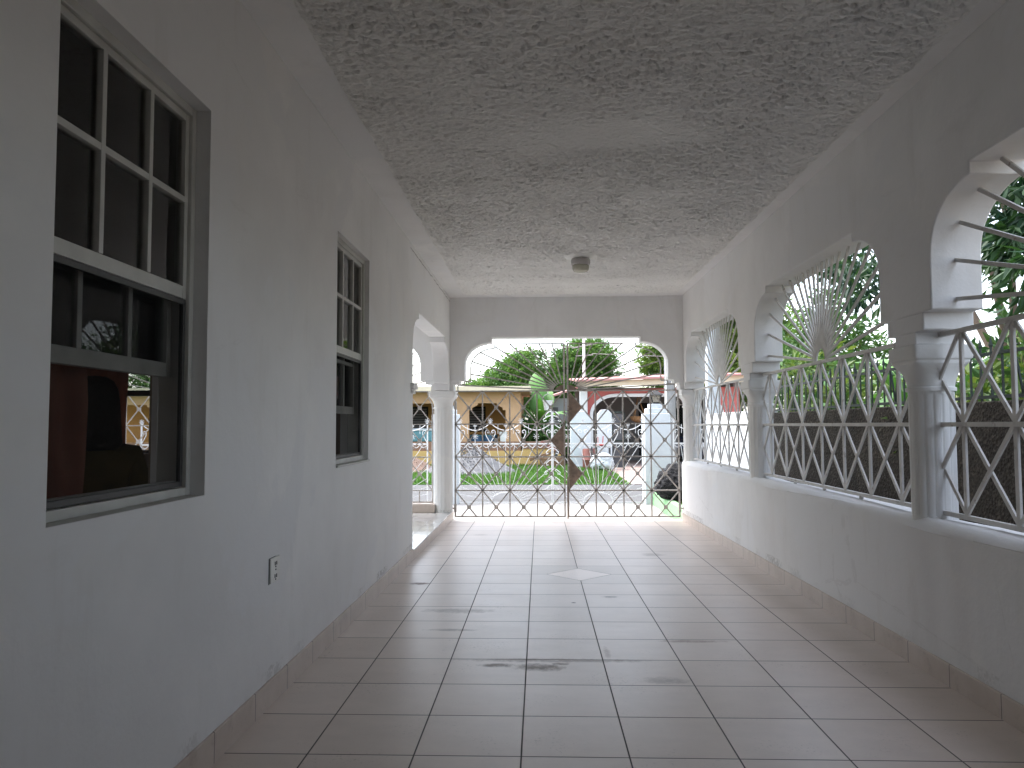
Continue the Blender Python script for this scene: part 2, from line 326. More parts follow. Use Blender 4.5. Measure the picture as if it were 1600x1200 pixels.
# ------------------------------------------------------------------ mesh helpers
ORG = {}
def V(*a): return Vector(a)
class MB:
    def __init__(s): s.v = []; s.f = []
    def add(s, vs_, fs):
        o = len(s.v); s.v += [tuple(p) for p in vs_]; s.f += [tuple(i + o for i in q) for q in fs]; return s
    def box(s, x0, x1, y0, y1, z0, z1):
        return s.add([(x0, y0, z0), (x1, y0, z0), (x1, y1, z0), (x0, y1, z0), (x0, y0, z1), (x1, y0, z1), (x1, y1, z1), (x0, y1, z1)],
                     [(0, 3, 2, 1), (4, 5, 6, 7), (0, 1, 5, 4), (1, 2, 6, 5), (2, 3, 7, 6), (3, 0, 4, 7)])
    def bar(s, p, q, w_, d_=None, up=(0, 0, 1)):
        p = Vector(p); q = Vector(q); d_ = d_ or w_
        t = (q - p).normalized(); up = Vector(up)
        if abs(t.dot(up)) > .95: up = Vector((0, 1, 0)) if abs(t.y) < .9 else Vector((1, 0, 0))
        a = t.cross(up).normalized() * (w_ / 2); b = a.cross(t).normalized() * (d_ / 2)
        vs_ = [c + k * a + l * b for c in (p, q) for k, l in ((-1, -1), (1, -1), (1, 1), (-1, 1))]
        return s.add(vs_, [(3, 2, 1, 0), (4, 5, 6, 7), (0, 1, 5, 4), (1, 2, 6, 5), (2, 3, 7, 6), (3, 0, 4, 7)])
    def tube(s, pts, r, n=6, r2=None, cap=True):
        pts = [Vector(p) for p in pts]; N = len(pts); vs_ = []; fs = []
        prev = None
        for i, p in enumerate(pts):
            t = (pts[min(i + 1, N - 1)] - pts[max(i - 1, 0)])
            t = t.normalized() if t.length > 1e-9 else Vector((0, 0, 1))
            if prev is None:
                a = t.cross(Vector((0, 0, 1)));
                if a.length < .05: a = t.cross(Vector((0, 1, 0)))
            else: a = prev - t * prev.dot(t)
            a.normalize(); prev = a; b = t.cross(a)
            rr = r if r2 is None else r + (r2 - r) * i / max(1, N - 1)
            vs_ += [p + a * rr * cos(2 * pi * k / n) + b * rr * sin(2 * pi * k / n) for k in range(n)]
        for i in range(N - 1):
            for k in range(n):
                fs.append((i * n + k, i * n + (k + 1) % n, (i + 1) * n + (k + 1) % n, (i + 1) * n + k))
        if cap: fs += [tuple(range(n))[::-1], tuple(range((N - 1) * n, N * n))]
        return s.add(vs_, fs)
    def lathe(s, c, prof, n=24, rad=None, cap=True):
        vs_ = []; fs = []
        for r, z in prof:
            for k in range(n):
                a = 2 * pi * k / n; rr = r * (rad(a, z) if rad else 1)
                vs_.append((c[0] + rr * cos(a), c[1] + rr * sin(a), c[2] + z))
        N = len(prof)
        for i in range(N - 1):
            for k in range(n): fs.append((i * n + k, i * n + (k + 1) % n, (i + 1) * n + (k + 1) % n, (i + 1) * n + k))
        if cap: fs += [tuple(range(n))[::-1], tuple(range((N - 1) * n, N * n))]
        return s.add(vs_, fs)
    def ext(s, loops, fn, t0, t1):
        """extrude a 2-D outline (with holes): fn(u, v, t) -> xyz"""
        flat = [p for L in loops for p in L]; n = len(flat)
        tris = tessellate_polygon([[Vector((p[0], p[1], 0)) for p in L] for L in loops])
        vs_ = [fn(p[0], p[1], t0) for p in flat] + [fn(p[0], p[1], t1) for p in flat]
        fs = [tuple(t) for t in tris] + [tuple(i + n for i in t[::-1]) for t in tris]; o = 0
        for L in loops:
            k = len(L)
            for i in range(k): fs.append((o + i, o + (i + 1) % k, n + o + (i + 1) % k, n + o + i))
            o += k
        return s.add(vs_, fs)
    def build(s, name, mat, parent=None, smooth=None, bevel=0, segs=2, loc=None, dissolve=False):
        me = bpy.data.meshes.new(name)
        o = bpy.data.objects.new(name, me); COL.objects.link(o)
        org = Vector((0, 0, 0))
        if parent is not None: org = ORG[parent.name]; o.parent = parent
        elif loc is not None: org = Vector(loc); o.location = org
        ORG[o.name] = org
        me.from_pydata([(p[0] - org.x, p[1] - org.y, p[2] - org.z) for p in s.v], [], s.f)
        bm = bmesh.new(); bm.from_mesh(me); bmesh.ops.recalc_face_normals(bm, faces=bm.faces)
        if dissolve: bmesh.ops.dissolve_limit(bm, angle_limit=R(.5), verts=bm.verts, edges=bm.edges)
        bm.to_mesh(me); bm.free()
        me.materials.append(MAT[mat] if isinstance(mat, str) else mat)
        if smooth is not None:
            me.polygons.foreach_set('use_smooth', [True] * len(me.polygons)); me.set_sharp_from_angle(angle=R(smooth))
        if bevel:
            b = o.modifiers.new('bevel', 'BEVEL'); b.width = bevel; b.segments = segs; b.limit_method = 'ANGLE'; b.angle_limit = R(35)
        me.update(); return o

def tag(o, label=None, cat=None, group=None, kind=None):
    if label: o['label'] = label
    if cat: o['category'] = cat
    if group: o['group'] = group
    if kind: o['kind'] = kind
    return o
def thing(name, loc, label, cat, group=None):
    o = bpy.data.objects.new(name, None); COL.objects.link(o); o.location = loc; o.empty_display_size = .1
    ORG[o.name] = Vector(loc); return tag(o, label, cat, group)
def dup(root, loc, label=None, rotz=None, scale=None):
    r = root.copy(); COL.objects.link(r); r.location = loc
    if rotz is not None: r.rotation_euler = (0, 0, rotz)
    if scale is not None: r.scale = (scale,) * 3
    if label: r['label'] = label
    for ch in list(root.children):
        c = ch.copy(); COL.objects.link(c); c.parent = r
        for g in ch.children:
            d = g.copy(); COL.objects.link(d); d.parent = c
    return r
def struct(name, mb, mat, **k): return tag(mb.build(name, mat, **k), kind='structure')

# ------------------------------------------------------------------ dimensions (metres; floor at the camera = 0, falls 0.85 % to the gate)
S = .0085
XL, XR, TH = -1.2, 1.92, .25
CEIL = 2.92
YB = -0.9                      # rear end of the carport, behind the camera, closed by an added unseen wall
YE0, YE1 = 10.13, 10.37        # gate wall
def fz(y): return -S * y
G = -.20                       # level of the yard and street

# ground, street and yard ------------------------------------------------------
struct('carport_floor', MB().add([(XL - .02, YB, fz(YB)), (XR + .05, YB, fz(YB)), (XR + .05, 10.5, fz(10.5)), (XL - .02, 10.5, fz(10.5)),
                                  (XL - .02, YB, -.3), (XR + .05, YB, -.3), (XR + .05, 10.5, -.3), (XL - .02, 10.5, -.3)],
       [(0, 1, 2, 3), (2, 1, 5, 6), (3, 2, 6, 7), (0, 3, 7, 4), (1, 0, 4, 5)]), 'floor')
struct('ground', MB().add([(-300, -200, G - .03), (300, -200, G - .03), (300, 500, G - .03), (-300, 500, G - .03)], [(0, 1, 2, 3)]), 'dry_ground')
struct('driveway', MB().box(-9, 1.97, 10.5, 13.62, G - .1, G), 'driveway')
struct('side_passage', MB().box(2.19, 2.95, -6, 10.5, G - .1, G + .002), 'driveway')
struct('rear_yard', MB().box(-8, 8, -14, YB - .01, G - .1, G + .004), 'driveway')
struct('road', MB().box(-80, 80, 13.62, 18.1, G - .1, G - .012), 'road')
struct('grass_verge', MB().box(-80, 2.15, 18.1, 25.9, G - .1, G + .01), 'lawn')
struct('neighbour_driveway', MB().box(2.15, 9, 18.1, 30.5, G - .1, G + .006), 'pink_concrete')
# grass tufts (uncountable)
def blades(n, area, hgt, cols, name, zf=lambda x, y: G + .01):
    P = np.empty((n, 3)); P[:, 0] = rng.uniform(area[0], area[1], n); P[:, 1] = rng.uniform(area[2], area[3], n)
    P[:, 2] = [zf(a, b) for a, b in P[:, :2]]
    a = rng.uniform(0, 2 * pi, n); h = rng.uniform(.4, 1, n) * hgt; w_ = .012 + .018 * rng.random(n)
    side = np.stack([np.cos(a), np.sin(a), 0 * a], 1) * w_[:, None]; lean = np.stack([rng.normal(0, .3, n) * h, rng.normal(0, .3, n) * h, h], 1)
    v = np.stack([P - side, P + side, P + lean], 1).reshape(-1, 3)
    me = bpy.data.meshes.new(name); me.from_pydata(v.tolist(), [], np.arange(3 * n).reshape(-1, 3).tolist())
    c = np.ones((n, 4)); t = rng.random(n)[:, None]; c[:, :3] = np.array(cols[0]) * (1 - t) + np.array(cols[1]) * t
    at = me.attributes.new('Col', 'FLOAT_COLOR', 'POINT'); at.data.foreach_set('color', np.repeat(c, 3, 0).astype(np.float32).ravel())
    me.materials.append(MAT['leaf']); o = bpy.data.objects.new(name, me); COL.objects.link(o); return tag(o, kind='stuff')
tag(blades(22000, (-6.5, 2.1, 18.15, 25.8), .13, ((.05, .14, .02), (.13, .24, .05)), 'verge_grass'), 'short green grass along the far side of the street', 'grass')
tag(blades(5000, (2.13, 2.9, 10.6, 13.5), .10, ((.07, .12, .02), (.20, .22, .07)), 'bed_grass', lambda x, y: G + .14), 'patchy grass in the bed behind the green kerb', 'grass')

# ------------------------------------------------------------------ carport building
house = thing('carport', (0, 5, 0), 'white plastered carport and house wall with arched openings and tiled skirting', 'carport')
def arch_profile(a, b, offs, zs, ell, top):
    """points along the underside from column a to column b: stepped imposts, quarter curves, raised flat"""
    o1, o2, o3 = offs[0]; p1, p2, p3 = offs[1]; zc, z1, z2, zq, zt = zs; w_ = ell
    L = [(a + o1, zc), (a + o1, z1), (a + o2, z1), (a + o2, z2), (a + o3, z2)]
    n = 10; z0 = top
    L += [(a + o3 + w_ * (1 - cos(t)), z0 + (zq - z0) * sin(t)) for t in [pi / 2 * i / n for i in range(n + 1)]]
    L += [(a + o3 + w_, zt)]
    Rr = [(b - p1, zc), (b - p1, z1), (b - p2, z1), (b - p2, z2), (b - p3, z2)]
    Rr += [(b - p3 - w_ * (1 - cos(t)), z0 + (zq - z0) * sin(t)) for t in [pi / 2 * i / n for i in range(n + 1)]]
    Rr += [(b - p3 - w_, zt)]
    return L + Rr[::-1]
SIDE = ((.11, .195, .28), (.11, .195, .28)); SIDEZ = (1.60, 1.668, 1.758, 2.31, 2.37)
ENDO = ((.153, .23, .30), (.18, .255, .33)); ENDZ = (1.66, 1.755, 1.80, 2.31, 2.38)
VERO = ((.153, .23, .30), (.153, .23, .30))
def side_arch(a, b): return arch_profile(a, b, SIDE, SIDEZ, .36, 2.03)
COLS_Y = [.985, 4.035, 7.085, 10.25]
# right wall above the columns
out = [(YB, .60), (.93, .60), (.93, 1.60)]  # unseen nearest bay left solid to keep light off the near end
for a, b in zip(COLS_Y[:-1], COLS_Y[1:]): out += side_arch(a, b)
out += [(YE1, 1.60), (YE1, CEIL + .15), (YB, CEIL + .15)]
MB().ext([out], lambda u, v, t: (t, u, v), XR, XR + TH).build('arcade_wall', 'plaster_right', house, smooth=30, bevel=.007, dissolve=True)
# right dwarf wall with rounded sill
prof = [(XR, -.35), (XR, .66)] + [(XR + .06 * (1 - cos(t)), .66 + .06 * sin(t)) for t in [pi / 2 * i / 6 for i in range(1, 7)]] + \
       [(XR + TH - .03, .72), (XR + TH, .69), (XR + TH, -.35)]
dw = MB(); NY = 80; ys = [YB + (YE1 - YB) * i / NY for i in range(NY + 1)]
vs_ = []; k = len(prof)
for i, yv in enumerate(ys):
    for j, (px, pz) in enumerate(prof):
        wob = .006 * sin(yv * 2.3 + j) + .004 * sin(yv * 5.1 + 2 * j)
        vs_.append((px + (wob if 1 < j < k - 2 else 0), yv, pz + (wob if 1 <= j < k - 1 else 0)))
fs = [(i * k + j, (i + 1) * k + j, (i + 1) * k + j + 1, i * k + j + 1) for i in range(NY) for j in range(k - 1)]
fs += [tuple(range(k)), tuple(range(NY * k, NY * k + k))]
dw.add(vs_, fs).build('dwarf_wall', 'plaster', house, smooth=40)
# gate wall above the arch, continuing over the veranda
VCOL = [-1.3, -3.4, -6.6]
out = [(2.17, 1.66)] + arch_profile(VCOL[0], 2.045, ENDO, ENDZ, .36, 2.02)[::-1]
for b, a in zip(VCOL[:-1], VCOL[1:]): out += arch_profile(a, b, VERO, ENDZ, .30, 2.02)[::-1]
out += [(-6.85, 1.66), (-6.85, CEIL + .15), (XR - .002, CEIL + .15), (XR - .002, 1.66)]
out = [p for p in out if p[0] <= XR - .002 + 1e-6]
MB().ext([out], lambda u, v, t: (u, t, v), YE0, YE1).build('gate_wall', 'plaster', house, smooth=30, bevel=.007, dissolve=True)
# left (house) wall: one sheet with two window holes and the arch to the veranda
W1 = (1.815, 2.69, .955, 2.36); W2 = (4.44, 5.29, .965, 2.37)
def rect(wd): a, b, c, d = wd; return [(a, c), (a, d), (b, d), (b, c)]
la = arch_profile(7.15 - .28, 10.25, ((.28, .28, .28), (.153, .23, .30)), (1.60, 1.668, 1.758, 2.26, 2.33), .36, 1.98)
la = [(7.15, -.35), (7.15, 1.6)] + la[5:] + [(10.098, 1.66)]
YL1 = YE0 - .002
la = [p for p in la if p[0] <= YL1]
out = [(YB, -.35)] + la + [(YL1, la[-1][1]), (YL1, CEIL + .15), (YB, CEIL + .15)]
MB().ext([out, rect(W1), rect(W2)], lambda u, v, t: (t, u, v), XL, XL - .2).build('house_wall', 'plaster_left', house, smooth=30, bevel=.007, dissolve=True)
# ceiling slab and the rough plaster sheet under it
MB().box(-7.0, XR + TH + .3, YB - .3, YE1 + .45, CEIL + .152, CEIL + .30).build('roof_slab', 'plaster', house)
MB().box(XL + .001, XR - .001, YB, YE0 - .001, CEIL, CEIL + .15).build('ceiling', 'plaster', house)
def rough_plaster():
    x0, x1, y0, y1, st = -.99, 1.81, -.85, 9.85, .0085
    nx, ny = int((x1 - x0) / st), int((y1 - y0) / st)
    xs = np.linspace(x0, x1, nx); yv = np.linspace(y0, y1, ny); X, Y = np.meshgrid(xs, yv)
    def vnoise(sx, sy, seed):
        r_ = np.random.default_rng(seed); gx, gy = int((x1 - x0) / sx) + 3, int((y1 - y0) / sy) + 3
        g = r_.random((gy, gx)); u = (X - x0) / sx; v = (Y - y0) / sy
        i, j = v.astype(int), u.astype(int); fy, fx = v - i, u - j; fx = fx * fx * (3 - 2 * fx); fy = fy * fy * (3 - 2 * fy)
        return (g[i, j] * (1 - fx) + g[i, j + 1] * fx) * (1 - fy) + (g[i + 1, j] * (1 - fx) + g[i + 1, j + 1] * fx) * fy
    def flakes(cx_, cy_, seed):
        # jittered cells: each cell is a dab of plaster with its own height and tilt
        r_ = np.random.default_rng(seed); gx, gy = int((x1 - x0) / cx_) + 5, int((y1 - y0) / cy_) + 5
        jx, jy, hh, tx, ty = (r_.random((gy, gx)) for _ in range(5)); u = (X - x0) / cx_ + 2; v = (Y - y0) / cy_ + 2
        iu, iv = u.astype(int), v.astype(int); b1 = np.full(X.shape, 9.0); b2 = b1.copy(); H = np.zeros(X.shape)
        for dj in (-1, 0, 1):
            for di in (-1, 0, 1):
                a, b = np.clip(iv + dj, 0, gy - 1), np.clip(iu + di, 0, gx - 1); dx, dy = u - (iu + di + jx[a, b]), v - (iv + dj + jy[a, b]); d = dx * dx + dy * dy
                near = d < b1; b2 = np.where(near, b1, np.minimum(b2, d)); H = np.where(near, hh[a, b] + dx * (tx[a, b] - .5) * 1.3 + dy * (ty[a, b] - .5) * 1.3, H); b1 = np.where(near, d, b1)
        return H, np.sqrt(b2) - np.sqrt(b1)
    H1, e1 = flakes(.040, .030, 21); H2, e2 = flakes(.021, .018, 22)
    patch = np.exp(-(((X - .3) / .75) ** 2 + ((Y - 4.42) / .26) ** 2) ** 2)      # scraped, smoother leak patch
    big = vnoise(.5, .4, 5) * .5 + vnoise(.17, .15, 9) * .5
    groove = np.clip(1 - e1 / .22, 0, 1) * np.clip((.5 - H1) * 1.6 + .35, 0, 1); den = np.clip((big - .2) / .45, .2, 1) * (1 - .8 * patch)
    hgt = (.002 + H1 * .0125 + H2 * .005 + vnoise(.12, .1, 8) * .003) * (1 - .65 * patch) * (.55 + .75 * big)
    edge = np.clip(np.minimum(np.minimum(X - x0, x1 - X), y1 - Y) / .05 + (vnoise(.06, .06, 11) - .5) * 1.2, 0, 1)
    Z = CEIL - .002 - (.003 + hgt * (1 - groove * den * .7)) * edge - .0005
    v = np.stack([X, Y, Z], -1).reshape(-1, 3)
    idx = np.arange(nx * ny).reshape(ny, nx); f = np.stack([idx[:-1, :-1], idx[1:, :-1], idx[1:, 1:], idx[:-1, 1:]], -1).reshape(-1, 4)
    me = bpy.data.meshes.new('rough_plaster'); v[:, 1] -= 5
    me.vertices.add(len(v)); me.vertices.foreach_set('co', v.astype(np.float32).ravel())
    me.loops.add(f.size); me.loops.foreach_set('vertex_index', f.astype(np.int32).ravel())
    me.polygons.add(len(f)); me.polygons.foreach_set('loop_start', np.arange(0, f.size, 4).astype(np.int32))
    me.update(calc_edges=True); me.validate()
    me.polygons.foreach_set('use_smooth', [True] * len(f))
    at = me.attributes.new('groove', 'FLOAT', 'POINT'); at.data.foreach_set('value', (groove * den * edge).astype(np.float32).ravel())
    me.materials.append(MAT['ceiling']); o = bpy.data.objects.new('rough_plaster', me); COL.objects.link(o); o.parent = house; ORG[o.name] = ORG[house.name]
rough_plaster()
MB().box(XL - .2, XR + TH, YB - .2, YB - .001, -.35, CEIL + .15).build('added_rear_wall', 'plaster', house)  # unseen wall behind the camera, added to cut light at the near end
# fluted columns with moulded capitals
def column(x, y, zb, r, zcap, rc):
    zn = zcap - .23
    flute = lambda a, z: 1 - .055 * (0.5 + .5 * cos(16 * a)) ** 3 if zb + .03 < z < zn - .02 else 1
    prof = [(r, zb), (r, zb + .029), (r, zb + .031), (r, zn - .021), (r, zn - .019), (r * 1.0, zn)]
    s_ = MB().lathe((x, y, 0), prof, 96, flute).build('column', 'column', house, smooth=50)
    def cap_ring(h, z, sq):          # superellipse ring: round at the neck, square at the abacus
        ring = []
        for k in range(48):
            a = 2 * pi * k / 48; c_, d_ = cos(a), sin(a); e = 2 / (2 + sq)
            ring.append((x + h * math.copysign(abs(c_) ** e, c_), y + h * math.copysign(abs(d_) ** e, d_), z))
        return ring
    lv = [(r * 1.10, zn - .004, 0), (r * 1.10, zn + .014, 0), (r * 1.02, zn + .02, 0), (r * 1.03, zn + .05, .3), (r * 1.08, zn + .085, 1), (r * 1.18, zn + .115, 2.5), (r * 1.3, zn + .135, 5),
          (rc * .93, zn + .142, 12), (rc * .93, zn + .152, 12), (rc * .985, zn + .16, 14), (rc * 1.0, zn + .175, 16), (rc, zcap - .001, 16)]
    b = MB(); vv = []
    for h, z, sq in lv: vv += cap_ring(h, z, sq)
    ff = [(i * 48 + k, i * 48 + (k + 1) % 48, (i + 1) * 48 + (k + 1) % 48, (i + 1) * 48 + k) for i in range(len(lv) - 1) for k in range(48)]
    ff += [tuple(range(48))[::-1], tuple(range((len(lv) - 1) * 48, len(lv) * 48))]
    b.add(vv, ff).build('capital', 'column', s_, smooth=35)
for yv in COLS_Y[:-1]: column(2.045, yv, .70, .108, 1.60, .15)
column(2.045, 10.25, .70, .118, 1.66, .17)
column(-1.3, 10.25, .03, .125, 1.66, .18)
for xv in VCOL[1:]: column(xv, 10.25, .03, .125, 1.66, .18)
# corner pier behind the corner column, and impost moulding at the end of the house wall
MB().box(XR - .002, XR + TH, YE0 + .002, YE1, 1.66, CEIL + .149).build('corner_pier', 'plaster', house)
MB().box(XL - .22, XL + .035, 7.02, 7.24, 1.545, 1.60).box(XL - .215, XL + .02, 7.04, 7.21, 1.50, 1.544).build('impost', 'column', house, bevel=.008)
# skirting tiles and the riser of the veranda
def skirt(x0, x1, ya, yb, h):
    return MB().add([(x0, ya, fz(ya) - .02), (x1, ya, fz(ya) - .02), (x1, yb, fz(yb) - .02), (x0, yb, fz(yb) - .02),
                     (x0, ya, fz(ya) + h), (x1, ya, fz(ya) + h), (x1, yb, fz(yb) + h), (x0, yb, fz(yb) + h)],
                    [(0, 3, 2, 1), (4, 5, 6, 7), (0, 1, 5, 4), (1, 2, 6, 5), (2, 3, 7, 6), (3, 0, 4, 7)])
skirt(XL - .01, XL + .011, YB, 7.149, .11).build('skirting', 'skirting', house, bevel=.003)
skirt(XR - .011, XR + .01, YB, YE1, .105).build('skirting', 'skirting', house, bevel=.003)
MB().box(XL - .03, XL + .0115, 7.1495, 10.5, -.2, .028).build('veranda_riser', 'skirting', house, bevel=.003)
struct('veranda_floor', MB().box(-6.85, XL + .016, 7.1505, 10.5, .0285, .040), 'veranda_tile')
MB().box(-6.84, XL - .031, 7.1505, 10.49, -.3, .028).build('veranda_base', 'driveway', house)
MB().box(-6.6, -1.40, YE0 - .01, YE1, .0405, .145).build('veranda_kerb', 'skirting', house, bevel=.003)
MB().box(-6.6, -1.43, YE0 + .02, YE1 - .02, .1452, .155).build('kerb_cap', 'skirting', house)
MB().box(-6.85, XL - .202, 7.16, YE0 - .002, CEIL, CEIL + .15).build('veranda_ceiling', 'plaster', house)
# the dim room behind the house wall
RX0 = -4.6
fw = (-4.35, -3.30, .95, 2.05)
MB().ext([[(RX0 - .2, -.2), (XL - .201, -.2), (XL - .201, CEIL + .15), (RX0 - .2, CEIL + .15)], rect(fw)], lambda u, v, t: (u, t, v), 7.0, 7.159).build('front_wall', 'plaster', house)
MB().ext([[(YB, -.2), (YB, CEIL + .15), (6.999, CEIL + .15), (6.999, -.2)], rect((1.6, 3.0, .9, 2.2))], lambda u, v, t: (t, u, v), RX0 - .2, RX0).build('room_wall', 'room', house)  # unseen west opening, added to let light into the room
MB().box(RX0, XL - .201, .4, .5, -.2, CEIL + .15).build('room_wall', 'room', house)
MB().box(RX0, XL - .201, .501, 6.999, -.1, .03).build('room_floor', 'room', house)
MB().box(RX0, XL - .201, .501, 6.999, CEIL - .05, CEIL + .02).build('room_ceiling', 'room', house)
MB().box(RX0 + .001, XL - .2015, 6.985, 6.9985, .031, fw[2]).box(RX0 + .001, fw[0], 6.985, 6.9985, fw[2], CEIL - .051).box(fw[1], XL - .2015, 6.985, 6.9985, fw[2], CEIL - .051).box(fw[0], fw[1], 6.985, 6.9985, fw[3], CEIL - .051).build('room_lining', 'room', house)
for wd in (W1, W2):   # dark lining of the back of the house wall
    pass
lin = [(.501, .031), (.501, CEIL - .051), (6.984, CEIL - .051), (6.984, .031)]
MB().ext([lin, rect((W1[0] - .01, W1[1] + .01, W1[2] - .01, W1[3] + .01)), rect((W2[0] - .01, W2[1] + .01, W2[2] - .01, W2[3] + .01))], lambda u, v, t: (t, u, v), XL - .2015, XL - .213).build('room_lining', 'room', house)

# sash windows in the house wall
def frame_rect(mb, y0, y1, z0, z1, x0, x1, w_, wb=None, wt=None):
    wb = wb or w_; wt = wt or w_
    mb.box(x0, x1, y0, y0 + w_, z0, z1); mb.box(x0, x1, y1 - w_, y1, z0, z1)
    mb.box(x0 + .0005, x1 - .0005, y0 + w_, y1 - w_, z0, z0 + wb); mb.box(x0 + .0005, x1 - .0005, y0 + w_, y1 - w_, z1 - wt, z1)
def sash_window(wd, xf, zr, zl):
    y0, y1, z0, z1 = wd
    f = MB(); frame_rect(f, y0 + .001, y1 - .001, z0 + .001, z1 - .001, xf - .11, xf, .032, .03)
    win = f.build('window', 'aluminium', house, bevel=.003)
    a, b, c, d = y0 + .034, y1 - .034, zr, z1 - .034
    u = MB(); frame_rect(u, a, b, c, d, xf - .045, xf - .012, .026, .045)
    cw = (b - a) / 3; zm = (c + .045 + d - .026) / 2 + .01
    for k in (1, 2): u.box(xf - .040, xf - .008, a + cw * k - .011, a + cw * k + .011, c + .045, d - .026)
    u.box(xf - .041, xf - .009, a + .026, b - .026, zm - .011, zm + .011)
    u.build('upper_sash', 'aluminium', win, bevel=.002)
    MB().box(xf - .030, xf - .026, a + .02, b - .02, c + .03, d - .02).build('pane', 'glass', win)
    l0 = zl; l1 = zl + (d - c)
    l1 = min(l1, d - .01)
    l = MB(); frame_rect(l, a + .004, b - .004, l0, l1, xf - .095, xf - .062, .03, .05)
    for k in (1, 2): l.box(xf - .091, xf - .066, a + cw * k - .012, a + cw * k + .012, l0 + .05, l1 - .03)
    zq = (l0 + l1) / 2
    l.box(xf - .0915, xf - .0655, a + .034, b - .034, zq - .012, zq + .012)
    l.build('lower_sash', 'aluminium_dull', win, bevel=.002)
    MB().box(xf - .080, xf - .076, a + .03, b - .03, l0 + .03, l1 - .02).build('pane', 'glass', win)
    s_ = MB(); frame_rect(s_, a, b, z0 + .034, zr - .002, xf - .028, xf - .014, .018)
    s_.build('screen_frame', 'screen_edge', win)
    MB().box(xf - .0215, xf - .0205, a + .015, b - .015, z0 + .05, zr - .015).build('insect_screen', 'screen', win)
    MB().box(xf - .108, xf + .045, y0 + .002, y1 - .002, z0 - .012, z0 + .0009).box(xf - .06, xf - .03, a + .02, b - .02, z0 + .032, z0 + .055).build('sill', 'aluminium_dull', win, bevel=.003)
    return win
sash_window(W1, XL - .052, 1.655, 1.375)
sash_window(W2, XL - .032, 1.655, 1.28)
# window of the room towards the veranda
a, b, c, d = fw
f = MB(); frame_rect(f, 0, 1, 0, 1, 0, 1, .03); f = MB()
for (x0, x1, z0, z1) in ((a, a + .035, c, d), (b - .05, b, c, d), (a + .035, b - .05, c, c + .03), (a + .035, b - .05, d - .03, d), (a + .035, b - .05, 1.49, 1.545)): f.box(x0, x1, 7.05, 7.10, z0, z1)
wf = f.build('window', 'screen_edge', house)
MB().box(a + .03, b - .04, 7.072, 7.076, 1.54, d - .02).build('pane', 'glass', wf)

# ------------------------------------------------------------------ curtains, person and chair in the room
def drape(name, p0, p1, z0, z1, amp, n, mat, label, lean=0):
    p0, p1 = Vector(p0), Vector(p1); t = (p1 - p0); L = t.length; t.normalize(); nn = Vector((-t.y, t.x))
    N = n * 10; M_ = 10; vv = []; ff = []
    for j in range(M_ + 1):
        z = z1 + (z0 - z1) * j / M_
        for i in range(N + 1):
            q = i / N; off = amp * sin(q * n * 2 * pi + .6 * sin(j * .5)) * (.6 + .4 * j / M_) + .012 * sin(q * 17 + j)
            p = p0 + t * (q * L * (1 - lean * j / M_)) + nn * off; vv.append((p.x, p.y, z))
    for j in range(M_):
        for i in range(N): ff.append((j * (N + 1) + i, j * (N + 1) + i + 1, (j + 1) * (N + 1) + i + 1, (j + 1) * (N + 1) + i))
    o = MB().add(vv, ff).build(name, mat, smooth=60, loc=(p0.x, p0.y, z0))
    sm = o.modifiers.new('thick', 'SOLIDIFY'); sm.thickness = .004
    return tag(o, label, 'curtain', 'red curtains in the house windows')
drape('curtain', (-1.46, 1.72), (-1.46, 2.37), .75, 2.5, .022, 6, 'curtain', 'rust red curtain hanging inside the near house window')
drape('curtain', (-4.45, 6.86), (-3.80, 6.86), .75, 2.4, .025, 5, 'curtain', "rust red curtain in the room's far window, behind the seated person")

def skin_mesh(name, nodes, edges, sub=2):
    """nodes: {key: (xyz, r)}; grown with a Skin modifier and applied"""
    keys = list(nodes); ix = {k_: i for i, k_ in enumerate(keys)}
    me = bpy.data.meshes.new(name); me.from_pydata([nodes[k_][0] for k_ in keys], [(ix[a_], ix[b_]) for a_, b_ in edges], []); me.update()
    o = bpy.data.objects.new(name, me); COL.objects.link(o)
    o.modifiers.new('skin', 'SKIN')
    for i, k_ in enumerate(keys):
        r_ = nodes[k_][1]; r_ = (r_, r_) if not isinstance(r_, tuple) else r_
        me.skin_vertices[0].data[i].radius = r_; me.skin_vertices[0].data[i].use_root = (i == 0)
    if sub: sm = o.modifiers.new('sub', 'SUBSURF'); sm.levels = sub; sm.render_levels = sub
    dg = bpy.context.evaluated_depsgraph_get(); me2 = bpy.data.meshes.new_from_object(o.evaluated_get(dg))
    bpy.data.objects.remove(o); me2.polygons.foreach_set('use_smooth', [True] * len(me2.polygons)); return me2
def finger(nd, ed, base, tag_, start, dirs, r0, lens):
    prev = base; p = Vector(start)
    for i, (dv, ln) in enumerate(zip(dirs, lens)):
        p = p + Vector(dv).normalized() * ln; kk = f'{tag_}{i}'; nd[kk] = (tuple(p), r0 * (1 - .14 * i)); ed.append((prev, kk)); prev = kk
